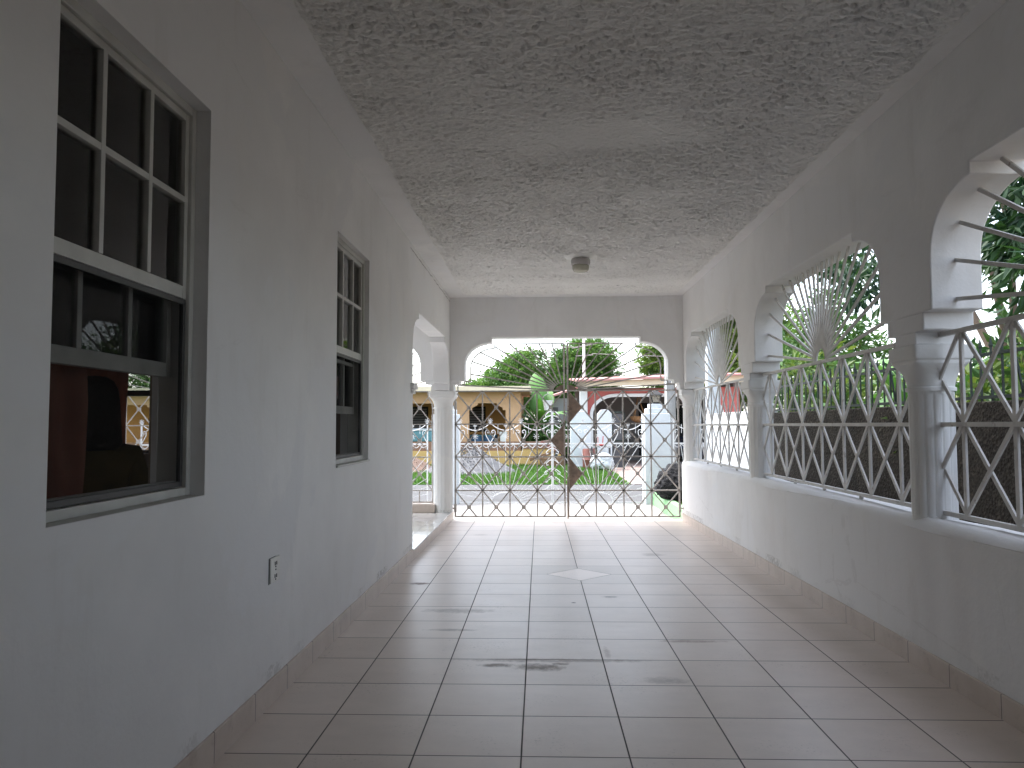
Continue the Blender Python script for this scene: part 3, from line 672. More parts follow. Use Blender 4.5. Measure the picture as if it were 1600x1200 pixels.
def make_person(loc, rot):
    # local frame: faces +Y, floor z = 0, seat at 0.45
    nd = {'pelvis': ((0, 0, .53), (.155, .115)), 'waist': ((0, .005, .68), (.13, .10)), 'chest': ((0, .01, .88), (.15, .105)), 'upper': ((0, 0, 1.0), (.125, .085)),
          'neck0': ((0, -.005, 1.07), (.058, .055)), 'neck1': ((0, .01, 1.13), (.052, .052)), 'jaw': ((0, .035, 1.175), (.062, .07)), 'head': ((0, .02, 1.25), (.078, .092)), 'crown': ((0, .01, 1.32), (.062, .075))}
    ed = [('pelvis', 'waist'), ('waist', 'chest'), ('chest', 'upper'), ('upper', 'neck0'), ('neck0', 'neck1'), ('neck1', 'jaw'), ('jaw', 'head'), ('head', 'crown')]
    for sd_, sg in (('L', -1), ('R', 1)):
        nd.update({'sh' + sd_: ((sg * .155, -.005, 1.01), .06), 'el' + sd_: ((sg * .225, .02, .74), .043), 'wr' + sd_: ((sg * .15, .25, .66), (.027, .022)), 'pa' + sd_: ((sg * .125, .315, .645), (.036, .016)),
                   'hip' + sd_: ((sg * .09, .03, .52), .088), 'kn' + sd_: ((sg * .12, .44, .52), .058), 'ca' + sd_: ((sg * .12, .42, .34), .05), 'an' + sd_: ((sg * .12, .42, .09), .035), 'he' + sd_: ((sg * .12, .41, .045), .035), 'to' + sd_: ((sg * .13, .57, .03), (.036, .022))})
        ed += [('upper', 'sh' + sd_), ('sh' + sd_, 'el' + sd_), ('el' + sd_, 'wr' + sd_), ('wr' + sd_, 'pa' + sd_), ('pelvis', 'hip' + sd_), ('hip' + sd_, 'kn' + sd_), ('kn' + sd_, 'ca' + sd_), ('ca' + sd_, 'an' + sd_), ('an' + sd_, 'he' + sd_), ('he' + sd_, 'to' + sd_)]
        for q, (off, ln) in enumerate(((-.028, .62), (-.010, .95), (.009, 1.0), (.027, .9))):
            finger(nd, ed, 'pa' + sd_, f'f{sd_}{q}', (sg * .125 + off, .345, .645), ((off * 6, 1, -.1), (off * 3, 1, -.55), (0, .7, -1)), .0085, (.03 * ln, .026 * ln, .02 * ln))
        finger(nd, ed, 'wr' + sd_, f't{sd_}', (sg * .13, .275, .652), ((-sg * 1, .7, -.1), (-sg * .6, 1, -.3), (-sg * .3, 1, -.4)), .0105, (.035, .028, .022))
    t = thing('person', loc, 'person in a dark shirt seated inside the near window, seen as a silhouette from behind', 'person')
    t.rotation_euler = (0, 0, rot)
    body = bpy.data.objects.new('body', skin_mesh('body', nd, ed)); COL.objects.link(body); body.parent = t; body.data.materials.append(MAT['skin'])
    # face details belong to the same skin: nose, ears, brow (kept on one child mesh), eyes and mouth
    MB().tube([(0, .118, 1.262), (0, .131, 1.235), (0, .137, 1.215), (0, .118, 1.205)], .010, 8, .014).build('nose', 'skin').parent = t
    for sg in (-1, 1):
        MB().lathe((sg * .083, .02, 1.235), [(.004, -.03), (.012, -.02), (.015, 0), (.013, .02), (.004, .03)], 10).build('ear', 'skin').parent = t
        MB().lathe((sg * .031, .098, 1.25), [(.002, -.011), (.010, -.006), (.012, 0), (.010, .006), (.002, .011)], 10).build('eye', 'white_plastic').parent = t
    mm_ = MB().tube([(-.024, .110, 1.178), (0, .120, 1.176), (.024, .110, 1.178)], .006, 6); o = mm_.build('mouth', 'drum_brown'); o.parent = t
    hv = []; hf = []; lv = [(.004, 1.376), (.045, 1.371), (.075, 1.352), (.095, 1.315), (.104, 1.27), (.106, 1.22), (.108, 1.17), (.114, 1.12), (.118, 1.07), (.10, 1.035), (.02, 1.03)]
    for r_, z in lv:
        for k in range(28):
            a_ = 2 * pi * k / 28; y = r_ * 1.12 * sin(a_) - .012; x = r_ * cos(a_) * (1 + .03 * sin(9 * a_ + z * 40))
            if z < 1.325: y = min(y, .045 if z > 1.1 else .01)
            hv.append((x, y, z))
    for i_ in range(len(lv) - 1): hf += [(i_ * 28 + k, i_ * 28 + (k + 1) % 28, (i_ + 1) * 28 + (k + 1) % 28, (i_ + 1) * 28 + k) for k in range(28)]
    h = MB().add(hv, hf + [tuple(range(28)), tuple(range(280, 308))]).build('hair', 'hair', smooth=70); h.parent = t
    sn = {'p': ((0, 0, .56), (.172, .128)), 'w': ((0, .005, .70), (.148, .115)), 'c': ((0, .01, .88), (.165, .118)), 'u': ((0, 0, .99), (.142, .10)), 'n': ((0, -.004, 1.045), (.085, .075))}
    se = [('p', 'w'), ('w', 'c'), ('c', 'u'), ('u', 'n')]
    for sg, q in ((-1, 'l'), (1, 'r')): sn.update({q + 's': ((sg * .158, -.005, 1.0), .073), q + 'e': ((sg * .208, .01, .82), .062)}); se += [('u', q + 's'), (q + 's', q + 'e')]
    o = bpy.data.objects.new('shirt', skin_mesh('shirt', sn, se)); COL.objects.link(o); o.parent = t; o.data.materials.append(MAT['shirt'])
    tn = {'p': ((0, 0, .53), (.168, .125))}; te = []
    for sg, q in ((-1, 'l'), (1, 'r')): tn.update({q + 'h': ((sg * .09, .04, .52), .1), q + 'k': ((sg * .12, .45, .52), .073), q + 'c': ((sg * .12, .42, .34), .066), q + 'a': ((sg * .12, .42, .12), .056)}); te += [('p', q + 'h'), (q + 'h', q + 'k'), (q + 'k', q + 'c'), (q + 'c', q + 'a')]
    o = bpy.data.objects.new('trousers', skin_mesh('trousers', tn, te)); COL.objects.link(o); o.parent = t; o.data.materials.append(MAT['trousers'])
PX, PY, PROT = -2.05, 3.42, R(40)
make_person((PX, PY, .06), PROT)
ch = thing('chair', (PX, PY, .06), 'plain wooden chair under the person in the house', 'chair'); ch.rotation_euler = (0, 0, PROT)
def loc_build(mb, name, mat, t, bevel=0): o = mb.build(name, mat, bevel=bevel); o.parent = t; return o
loc_build(MB().box(-.21, .21, -.2, .22, .405, .435), 'seat', 'wood', ch, .006)
for sx in (-.18, .18):
    for sy in (-.17, .19): loc_build(MB().box(sx - .018, sx + .018, sy - .018, sy + .018, 0, .404), 'leg', 'wood', ch)
bk = MB()
for sx in (-.18, .18): bk.box(sx - .016, sx + .016, -.218, -.188, .436, .86)
bk.box(-.164, .164, -.212, -.194, .76, .85).box(-.164, .164, -.212, -.194, .58, .64); loc_build(bk, 'backrest', 'wood', ch)

# ------------------------------------------------------------------ outlet and ceiling light
t = thing('wall_outlet', (XL, 3.41, .555), 'white electrical outlet plate low on the left wall', 'outlet')
MB().box(XL + .001, XL + .010, 3.352, 3.468, .502, .612).build('plate', 'white_plastic', t, bevel=.003)
so = MB()
for zz in (.585, .529):
    for dy in (-.010, .010): so.box(XL + .0102, XL + .0125, 3.41 + dy - .0025, 3.41 + dy + .0025, zz - .008, zz + .008)
    so.box(XL + .0102, XL + .012, 3.406, 3.414, zz - .018, zz - .012)
so.box(XL + .0102, XL + .0125, 3.407, 3.413, .554, .560).build('socket', 'dark_plastic', t)
MB().box(XL + .0005, XL + .003, 3.3475, 3.351, .499, .613).box(XL + .0005, XL + .003, 3.351, 3.43, .6125, .614).build('plate_gap', 'sheet_grey', t)
LX, LY = .425, 7.60
t = thing('ceiling_light', (LX, LY, CEIL), 'jar-shaped ceiling light on a round white rosette', 'ceiling light')
zc = CEIL - .012
MB().lathe((LX, LY, zc), [(.05, -.034), (.10, -.03), (.155, -.018), (.175, -.006), (.175, 0)], 40).build('rosette', 'white_plastic', t, smooth=30)
MB().lathe((LX, LY, zc), [(.088, -.10), (.096, -.092), (.098, -.05), (.09, -.0345)], 36).build('lamp_holder', 'lamp_cap', t, smooth=30)
MB().lathe((LX, LY, zc), [(.03, -.168), (.066, -.162), (.08, -.145), (.083, -.125), (.084, -.106), (.08, -.1005)], 48, lambda a, z: 1 + .012 * cos(24 * a)).build('lamp_glass', 'frosted', t, smooth=60)

# ------------------------------------------------------------------ arch ray casting for the sunbursts
def hit(poly, c, ang, far=4.0):
    d = (cos(ang), sin(ang)); best = far
    for (ax, ay), (bx, by) in zip(poly[:-1], poly[1:]):
        ex, ey = bx - ax, by - ay; det = d[0] * -ey + ex * d[1]
        if abs(det) < 1e-9: continue
        rx, ry = ax - c[0], ay - c[1]; tt = (rx * -ey + ex * ry) / det; uu = (d[0] * ry - d[1] * rx) / det
        if tt > .1 and -1e-6 <= uu <= 1 + 1e-6: best = min(best, tt)
    return (c[0] + d[0] * best, c[1] + d[1] * best)
# window grilles of the arcade
def side_grille(a, b, label):
    gx = 2.045; mid = (a + b) / 2; hub = (mid, 1.655)
    t = thing('window_grille', (gx, mid, .72), label, 'grille', 'white iron grilles in the arcade openings')
    y0, y1 = a + .105, b - .105; zb, zm, zt = .75, 1.195, 1.650
    fr = MB()
    for z in (zb, zm, zt): fr.bar((gx, y0, z), (gx, y1, z), .022, .022)
    for yv in (a + .9, mid, b - .9): fr.bar((gx, yv, .715), (gx, yv, zb), .02, .02)
    fr.build('frame', 'iron_white', t)
    la_ = MB(); n = 7; sp = .4; ys_ = [mid + .025 + sp * (i - 3) for i in range(n)]; allv = [ys_[0] - sp] + ys_ + [ys_[-1] + sp]
    for yv in ys_: la_.bar((gx, yv, zb), (gx, yv, zt), .026, .012, (1, 0, 0))
    for p, q in zip(allv[:-1], allv[1:]):
        for za, zb_ in ((zb, zm), (zm, zt)):
            for (s0, s1, dx) in ((za, zb_, .006), (zb_, za, -.006)):
                lo, hi = max(p, y0), min(q, y1)
                f0, f1 = (lo - p) / (q - p), (hi - p) / (q - p)
                la_.bar((gx + dx, lo, s0 + (s1 - s0) * f0), (gx + dx, hi, s0 + (s1 - s0) * f1), .022, .01, (1, 0, 0))
    la_.build('lattice', 'iron_white', t)
    prof_ = side_arch(a, b); sb = MB()
    for dg in (7, 15.5, 23.5, 31.5, 40, 48, 56, 64, 72, 80, 87.5, 95, 102.5, 110.5, 118.5, 127, 135.5, 144, 153, 162, 172):
        an = R(dg); e = hit(prof_, hub, an); p = (hub[0] + .10 * cos(an), hub[1] + .10 * sin(an))
        sb.bar((gx, p[0], p[1]), (gx, e[0], e[1]), .019, .012, (1, 0, 0))
    sb.tube([(gx, hub[0] + .10 * cos(k), hub[1] + .10 * sin(k)) for k in [pi * i / 12 for i in range(13)]], .011, 6)
    sb.build('sunburst', 'iron_white', t)
side_grille(COLS_Y[2], COLS_Y[3], 'white sunburst grille in the farthest side opening, before the white wall')
side_grille(COLS_Y[1], COLS_Y[2], 'white sunburst grille in the whole side opening between two columns, before the dark wall')
side_grille(COLS_Y[0], COLS_Y[1], 'white sunburst grille in the nearest side opening, cut by the picture edge')

# gate leaves ---------------------------------------------------------------
GY = 10.31; ZR = [-.03, .32, .771, 1.216, 1.665]
def gate_outline():
    """inner outline parallel to the arch, from left impost to right impost"""
    ap = arch_profile(VCOL[0], 2.045, ((.19, .28, .365), (.22, .31, .40)), (1.665, 1.755, 1.80, 2.25, 2.31), .33, 1.98)
    return ap
def gate_leaf(x0, x1, side, label):
    t = thing('gate_leaf', ((x0 + x1) / 2, GY, -.05), label, 'gate', 'iron gate leaves closing the carport')
    fr = MB(); zb, zt = ZR[0], ZR[-1]; w_ = .020
    xm = x1 if side < 0 else x0          # meeting stile
    for xv in (x0, x1): fr.bar((xv, GY, zb - .005), (xv, GY, zt), w_, w_)
    for z in ZR: fr.bar((x0, GY, z), (x1, GY, z), w_, w_ * .9)
    ap = gate_outline(); C_ = (.345 if side < 0 else .385, 1.66)
    half = [p for p in ap if (p[0] < xm if side < 0 else p[0] > xm)]
    half = half if side < 0 else half[::-1]
    half = half + [(xm, half[-1][1])]
    fr.bar((xm, GY, zt), (xm, GY, 2.31), .024, .024)
    for p, q in zip(half[:-1], half[1:]): fr.bar((p[0], GY, p[1]), (q[0], GY, q[1]), .015, .014, (0, 1, 0))
    fr.build('frame', 'iron_gate', t)
    la_ = MB(); n = 4; cw = (x1 - x0) / n; hw = .226
    for i in range(1, n): la_.bar((x0 + cw * i, GY, zb), (x0 + cw * i, GY, zt), .018, .016)
    rows = [(ZR[1] - .449, ZR[1]), (ZR[1], ZR[2]), (ZR[2], ZR[3]), (ZR[3], ZR[4])]
    nd_ = MB()
    for za, zb_ in rows:
        for i in range(n):
            p, q = x0 + cw * i, x0 + cw * (i + 1); cx, cz = (p + q) / 2, (za + zb_) / 2
            for (sx, sz) in ((p, za), (p, zb_), (q, za), (q, zb_)):
                e = (sx, sz)
                if sz < zb:
                    f_ = (cz - zb) / (cz - sz); e = (cx + (sx - cx) * f_, zb)
                la_.bar((cx, GY - .004, cz), (e[0], GY - .004, e[1]), .017, .012, (0, 1, 0))
            MB().box(cx - .026, cx + .026, GY - .012, GY + .010, cz - .026, cz + .026).lathe((cx, GY - .014, cz), [(.001, -.010), (.008, -.007), (.010, 0), (.008, .007), (.001, .010)], 8).build('boss', 'iron_gate', t)
    la_.build('lattice', 'iron_gate', t)
    sb = MB(); poly = half
    angs = (3.5, 10.5, 18, 25, 33, 41, 51, 62, 75.5)
    for dg in angs:
        an = R(180 - dg) if side < 0 else R(dg)
        e = hit(poly, C_, an); p = (C_[0] + .15 * cos(an), C_[1] + .10 * sin(an) + .012)
        sb.bar((p[0], GY + .004, p[1]), (e[0], GY + .004, e[1]), .017, .014, (0, 1, 0))
    sb.build('sunburst', 'iron_gate', t)
    # sheet steel triangles guarding the lock
    def tri(zlo, zmid, zhi):
        s_ = -1 if side < 0 else 1
        MB().ext([[(xm + s_ * .011, zlo), (xm + s_ * cw * .5, zmid), (xm + s_ * .011, zhi)]], lambda u, v, tt: (u, tt, v), GY - .024, GY - .020).build('lock_plate', 'rust_plate', t)
    if side < 0: tri(ZR[2] + .01, (ZR[2] + ZR[3]) / 2, ZR[3] - .01)
    else:
        tri(ZR[1] + .01, (ZR[1] + ZR[2]) / 2, ZR[2] - .01); tri(ZR[3] + .01, (ZR[3] + ZR[4]) / 2, ZR[4] - .01)
        MB().tube([(xm + .0, GY - .035, 1.45), (xm + .045, GY - .04, 1.445), (xm + .05, GY - .04, 1.40), (xm, GY - .035, 1.395)], .009, 6).build('lock_hasp', 'rust_plate', t)
        MB().tube([(xm - .01, GY - .03, -.06), (xm - .01, GY - .03, .5)], .009, 6).build('drop_bolt', 'rust_plate', t)
    arc = [(C_[0] - (-side) * 0 + .13 * cos(R(a_)) , C_[1] + .085 * sin(R(a_))) for a_ in (range(90, 181, 9) if side < 0 else range(0, 91, 9))]
    MB().ext([[(C_[0], C_[1] - .001)] + arc], lambda u, v, tt: (u, tt, v), GY - .008, GY - .004).build('hub', 'rust_plate', t)
    xs_ = x0 if side < 0 else x1; s2 = -1 if side < 0 else 1
    for z in (.03, 1.42):
        MB().bar((xs_ + s2 * .002, GY, z + .05), (xs_ + s2 * .075, GY, z + .05), .028, .02).box(xs_ - .016, xs_ + .016, GY - .02, GY + .02, z, z + .11).build('hinge', 'iron_gate', t)
gate_leaf(-1.145, .338, -1, 'brown iron gate leaf with one rusty lock triangle, hinged beside the veranda column')
gate_leaf(.386, 1.872, 1, 'brown iron gate leaf with two rusty lock triangles, hinged beside the white dwarf wall')
# veranda grilles
def veranda_grille(b, a, label):
    t = thing('veranda_grille', ((a + b) / 2, GY, .16), label, 'grille', 'brown iron grilles under the veranda arches')
    x0, x1 = a + .155, b - .155; zz = [.165, .32, .771, 1.216, 1.665]; fr = MB()
    for xv in (x0, x1): fr.bar((xv, GY, .156), (xv, GY, 1.42), .018, .018)
    for z in zz: fr.bar((x0 + (.0 if z < 1.6 else .06), GY, z), (x1 - (.0 if z < 1.6 else .06), GY, z), .018, .016)
    fr.tube([(x1, GY, 1.40), (x1 - .01, GY, 1.5), (x1 - .055, GY, 1.57), (x1 - .07, GY, 1.66)], .009, 6).tube([(x0, GY, 1.40), (x0 + .01, GY, 1.5), (x0 + .055, GY, 1.57), (x0 + .07, GY, 1.66)], .009, 6)
    fr.build('frame', 'iron_gate', t)
    n = round((x1 - x0) / .37); cw = (x1 - x0) / n; la_ = MB(); nd_ = MB()
    for i in range(1, n): la_.bar((x0 + cw * i, GY, .32), (x0 + cw * i, GY, 1.66), .016, .014)
    for i in range(n * 2 - 1): la_.bar((x0 + cw * .5 * (i + 1), GY, .165), (x0 + cw * .5 * (i + 1), GY, .32), .014, .012)
    for za, zb_ in zip(zz[1:-1], zz[2:]):
        for i in range(n):
            p, q = x0 + cw * i, x0 + cw * (i + 1); cx, cz = (p + q) / 2, (za + zb_) / 2
            for (sx, sz) in ((p, za), (p, zb_), (q, za), (q, zb_)): la_.bar((cx, GY - .004, cz), (sx, GY - .004, sz), .013, .012, (0, 1, 0))
            MB().box(cx - .026, cx + .026, GY - .012, GY + .010, cz - .026, cz + .026).build('boss', 'iron_gate', t)
    la_.build('lattice', 'iron_gate', t)
    prof_ = arch_profile(a, b, VERO, ENDZ, .30, 2.02); c_ = ((a + b) / 2, 1.66); sb = MB()
    for k in range(1, 18):
        an = R(10 * k); e = hit(prof_, c_, an); sb.bar((c_[0] + .09 * cos(an), GY, c_[1] + .09 * sin(an)), (e[0], GY, e[1]), .013, .013, (0, 1, 0))
    sb.build('sunburst', 'iron_gate', t)
veranda_grille(VCOL[0], VCOL[1], 'brown iron grille under the veranda arch beside the fluted corner column')
veranda_grille(VCOL[1], VCOL[2], 'brown iron grille of the second veranda arch, seen only through the near house window')

# ------------------------------------------------------------------ street front of the plot
FY = 13.5
def star(mb, x, y, z, r):
    for k in range(4):
        a_ = pi * k / 4; mb.bar((x - r * cos(a_), y, z - r * sin(a_)), (x + r * cos(a_), y, z + r * sin(a_)), .008, .007, (0, 1, 0))
def ornate(x0, x1, label, finial=0, cat='gate'):
    """white wrought iron leaf: star posts, swags, hearts, scalloped rail and a sunburst below"""
    t = thing('ornate_gate' if cat == 'gate' else 'ornate_fence', ((x0 + x1) / 2, FY, G), label, cat, 'ornate white ironwork along the street')
    zb, zr = G + .03, .87; fr = MB()
    for xv in (x0, x1): fr.bar((xv, FY, zb), (xv, FY, 1.25), .022, .024)
    fr.bar((x0, FY, zb), (x1, FY, zb), .025, .025); fr.bar((x0, FY, zr), (x1, FY, zr), .022, .024)
    fr.build('frame', 'iron_ornate', t)
    sb = MB(); cx, cz = (x0 + x1) / 2, G + .05
    box_ = [(x0, zb), (x0, zr), (x1, zr), (x1, zb)]
    for k in range(1, 20):
        an = pi * k / 20; e = hit(box_, (cx, cz), an); sb.bar((cx + .26 * cos(an), FY, cz + .26 * sin(an) * .6), (e[0], FY, e[1]), .009, .008, (0, 1, 0))
    sb.tube([(cx + .26 * cos(a_), FY, cz + .16 * sin(a_)) for a_ in [pi * i / 12 for i in range(13)]], .009, 5)
    sb.build('sunburst', 'iron_ornate', t)
    sc = MB(); n = max(1, round((x1 - x0) / .54)); m_ = (x1 - x0) / n
    for i in range(n + 1):
        xv = x0 + m_ * i
        star(sc, xv, FY, 1.28, .05)
        if i < n:
            sw = [(xv + m_ * q, FY, 1.25 - .14 * sin(pi * q) ** .8) for q in [j / 14 for j in range(15)]]; sc.tube(sw, .0075, 5)
            xm_ = xv + m_ / 2; sc.bar((xm_, FY, zr), (xm_, FY, 1.20), .010, .010); star(sc, xm_, FY, 1.0, .055); star(sc, xm_, FY, 1.20, .035)
            for q in (.25, .75): sc.bar((xv + m_ * q, FY, 1.05), (xv + m_ * q, FY, 1.21), .008, .008)
        if 0 < i < n or True:
            for sg in (-1, 1):
                if (i == 0 and sg < 0) or (i == n and sg > 0): continue
                sc.tube([(xv + sg * a_, FY, zr + b_) for a_, b_ in ((.004, .02), (.05, .10), (.085, .17), (.088, .215), (.068, .245), (.038, .24), (.022, .215), (.03, .192), (.048, .195), (.05, .212))], .0068, 5)
    ns = max(2, round((x1 - x0) / .135)); sl = (x1 - x0) / ns
    for i in range(ns): sc.tube([(x0 + sl * (i + q), FY, zr - .012 - .055 * sin(pi * q)) for q in [j / 8 for j in range(9)]], .0062, 5)
    sc.build('scrollwork', 'iron_ornate', t)
    if finial:
        xv = x1 if finial > 0 else x0; fm = MB(); s_ = -finial
        fm.bar((xv, FY, 1.25), (xv, FY, 1.44), .022, .022)
        for zz, ww in ((1.38, .11), (1.30, .15), (.72, .10), (.52, .10), (.36, .13), (.22, .12), (.08, .09)):
            fm.tube([(xv, FY, zz + .07), (xv + s_ * ww * .5, FY, zz + .05), (xv + s_ * ww, FY, zz), (xv + s_ * ww * .9, FY, zz - .035), (xv + s_ * ww * .6, FY, zz - .02)], .0075, 5)
        fm.build('finial', 'iron_ornate', t)
ornate(-1.42, .215, 'white wrought iron street gate leaf with sunburst, hearts and stars, before the yellow house base', 1)
ornate(.235, 1.83, 'white wrought iron street gate leaf with sunburst, next to the lantern pillar', -1)
ornate(-3.62, -2.0, 'white wrought iron street fence panel seen through the veranda arch', 0, 'fence')
ornate(-5.4, -3.66, 'white wrought iron street fence panel farther along past the veranda', 0, 'fence')
ornate(-7.2, -5.44, 'white wrought iron street fence panel seen only through the near house window', 0, 'fence')
ornate(2.36, 2.93, 'narrow white wrought iron fence panel behind the black rubbish bag', 0, 'fence')
def gate_pillar(x0, x1, label):
    t = thing('gate_pillar', ((x0 + x1) / 2, 13.7, G), label, 'pillar', 'white stepped pillars of the street gate')
    y0, y1 = 13.48, 13.94
    MB().box(x0, x1, y0, y1, G - .05, 1.40).build('shaft', 'pillar_white', t, bevel=.012)
    MB().box(x0 + .05, x1 - .05, y0 + .05, y1 - .05, 1.40, 1.49).build('step', 'pillar_white', t, bevel=.01)
    MB().box(x0 + .10, x1 - .10, y0 + .1, y1 - .1, 1.49, 1.57).build('step', 'pillar_white', t, bevel=.01)
gate_pillar(1.86, 2.31, 'white stepped street pillar carrying the lantern')
gate_pillar(-1.92, -1.46, 'white stepped street pillar without a lantern, mostly hidden by the fluted column')
lx, ly = 2.085, 13.71
t = thing('pillar_lantern', (lx, ly, 1.571), 'black framed lantern with smoked glass on top of the white street pillar', 'lantern')
MB().box(lx - .05, lx + .05, ly - .05, ly + .05, 1.571, 1.60).build('base', 'dark_plastic', t)
lg = MB(); lr = MB()
def ring4(h, z): return [(lx - h, ly - h, z), (lx + h, ly - h, z), (lx + h, ly + h, z), (lx - h, ly + h, z)]
lg.add(ring4(.06, 1.601) + ring4(.088, 1.72), [(0, 1, 2, 3), (4, 5, 6, 7), (0, 1, 5, 4), (1, 2, 6, 5), (2, 3, 7, 6), (3, 0, 4, 7)]).build('glass', 'lantern_glass', t)
for p, q in zip(ring4(.062, 1.601), ring4(.091, 1.72)): lr.bar(p, q, .014)
lr.add(ring4(.125, 1.7205) + ring4(.12, 1.735) + ring4(.045, 1.80) + ring4(.03, 1.815), [(0, 1, 2, 3), (12, 13, 14, 15)] + [(a_ * 4 + k, a_ * 4 + (k + 1) % 4, a_ * 4 + 4 + (k + 1) % 4, a_ * 4 + 4 + k) for a_ in range(3) for k in range(4)])
lr.build('lid', 'dark_plastic', t)
t = thing('boundary_post', (3.08, 13.6, G), 'tall white post at the end of the white boundary wall', 'post')
MB().box(2.97, 3.19, 13.46, 13.68, G - .05, 3.3).build('shaft', 'pillar_white', t, bevel=.01)
MB().box(2.94, 3.22, 13.43, 13.71, 3.3, 3.38).build('cap', 'pillar_white', t, bevel=.01)
t = thing('utility_pole', (2.55, 14.9, G), 'thick grey concrete utility pole behind the white lantern pillar', 'utility pole', 'utility poles')
MB().lathe((2.55, 14.9, 0), [(.115, G - .1), (.10, 4), (.085, 8)], 20).build('shaft', 'pole', t, smooth=40)
MB().tube([(2.46, 14.79, G), (2.46, 14.79, 3.5)], .015, 6).build('conduit', 'white_plastic', t)
t = thing('utility_pole', (1.95, 33, G), 'slim white utility pole rising in front of the large tree', 'utility pole', 'utility poles')
MB().lathe((1.95, 33, 0), [(.075, G - .1), (.06, 5.1)], 10).build('shaft', 'house_white', t)
for k, (xa, za, sag) in enumerate(((1.5, 4.6, .5), (2.45, 4.78, .45), (2.3, 4.3, .35))):
    MB().tube([(xa + (24 if k else -24) * q, 33 + 3 * q, za + .4 * q - sag * 4 * q * (1 - q)) for q in [i / 20 for i in range(21)]], .014, 4).build('wire', 'pole', t)
MB().bar((1.45, 33, 4.55), (2.5, 33, 4.75), .05).bar((1.6, 33, 4.2), (2.35, 33, 4.25), .04).build('crossarm', 'pole', t)
# green kerb, bed and rubbish bag
struct('planting_bed', MB().box(2.11, 2.95, 10.5, 13.62, G - .1, G + .13), 'earth')
o = MB().add([(1.97, 10.52, G - .05), (2.11, 10.52, G - .05), (2.11, 13.48, G - .05), (1.97, 13.48, G - .05), (1.985, 10.52, .02), (2.10, 10.52, .02), (2.10, 13.48, .02), (1.985, 13.48, .02)],
             [(0, 3, 2, 1), (4, 5, 6, 7), (0, 1, 5, 4), (1, 2, 6, 5), (2, 3, 7, 6), (3, 0, 4, 7)]).build('garden_kerb', 'kerb_green', bevel=.012, loc=(2.04, 12, G))
tag(o, 'mint green painted kerb of the planting bed beside the driveway', 'kerb')
def lumpy(c, r, seed, sq=(1, 1, 1), fine=.12, sub=5):
    bm = bmesh.new(); bmesh.ops.create_icosphere(bm, subdivisions=sub, radius=1)
    from mathutils import noise as mn
    for v in bm.verts:
        p = v.co.copy(); q = p * 1.6 + Vector((seed, seed * 2, 0)); d_ = mn.noise(q) * .22 + abs(mn.noise(q * 3.1)) * fine + abs(mn.noise(Vector((p.x * 9, p.y * 9, p.z * 3 + seed)))) * fine * .55
        p *= 1 + d_; p = Vector((p.x * sq[0], p.y * sq[1], p.z * sq[2])) * r
        if p.z < -r * sq[2] * .72: p.z = -r * sq[2] * .72
        v.co = p + Vector(c)
    m = MB(); m.add([tuple(v.co) for v in bm.verts], [tuple(v.index for v in f_.verts) for f_ in bm.faces]); bm.free(); return m
bc = (2.24, 12.2, .25)
t = thing('rubbish_bag', (bc[0], bc[1], G + .13), 'full black plastic rubbish bag dumped behind the green kerb', 'rubbish bag')
lumpy(bc, .38, 3.3, (1.0, .9, .82), .2).build('sack', 'bag', t, smooth=70)
MB().lathe((bc[0] + .08, bc[1] + .02, bc[2] + .2), [(.10, 0), (.05, .05), (.035, .075), (.075, .13), (.09, .15)], 14, lambda a_, z: 1 + .18 * cos(5 * a_)).build('knot', 'bag', t, smooth=60)

# ------------------------------------------------------------------ boundary wall with railing
BX = 2.95
tag(MB().box(BX, BX + .15, -6, 9.98, G - .1, 1.345).build('boundary_wall', 'boundary', bevel=.012, loc=(BX, 4, G)), 'rough dark concrete boundary wall along the side passage', 'wall')
tag(MB().box(BX, BX + .15, 9.985, 13.45, G - .1, 1.385).build('boundary_wall', 'boundary_white', bevel=.012, loc=(BX, 12, G)), 'white painted stretch of boundary wall past the dark one', 'wall')
t = thing('iron_railing', (BX + .075, 5, 1.345), 'dark green spiked iron railing on top of the dark boundary wall', 'railing')
xr = BX + .075
for z in (1.375, 1.665): MB().bar((xr, 1.0, z), (xr, 9.9, z), .022, .022).build('rail', 'iron_dark', t)
pk = MB().bar((xr, 2.0, 1.346), (xr, 2.0, 1.72), .012).add([(xr - .010, 1.99, 1.72), (xr + .010, 1.99, 1.72), (xr + .010, 2.01, 1.72), (xr - .010, 2.01, 1.72), (xr, 2.0, 1.79), (xr, 2.0, 1.70)],
     [(0, 1, 4), (1, 2, 4), (2, 3, 4), (3, 0, 4), (1, 0, 5), (2, 1, 5), (3, 2, 5), (0, 3, 5)]).build('picket', 'iron_dark', t)
for i in range(1, 64):
    c = pk.copy(); COL.objects.link(c); c.location = (0, .122 * i, 0)
vb = MB()
for i in range(9):
    yy = 2.3 + i * .86
    for sg in (-1, 1): vb.bar((xr + .02, yy, 1.39), (xr + .02, yy + sg * .06, 1.62), .012).tube([(xr + .02, yy + sg * .06, 1.62), (xr + .02, yy + sg * .09, 1.68), (xr + .02, yy + sg * .07, 1.72), (xr + .02, yy + sg * .045, 1.70)], .008, 5)
vb.build('scroll', 'iron_dark', t)

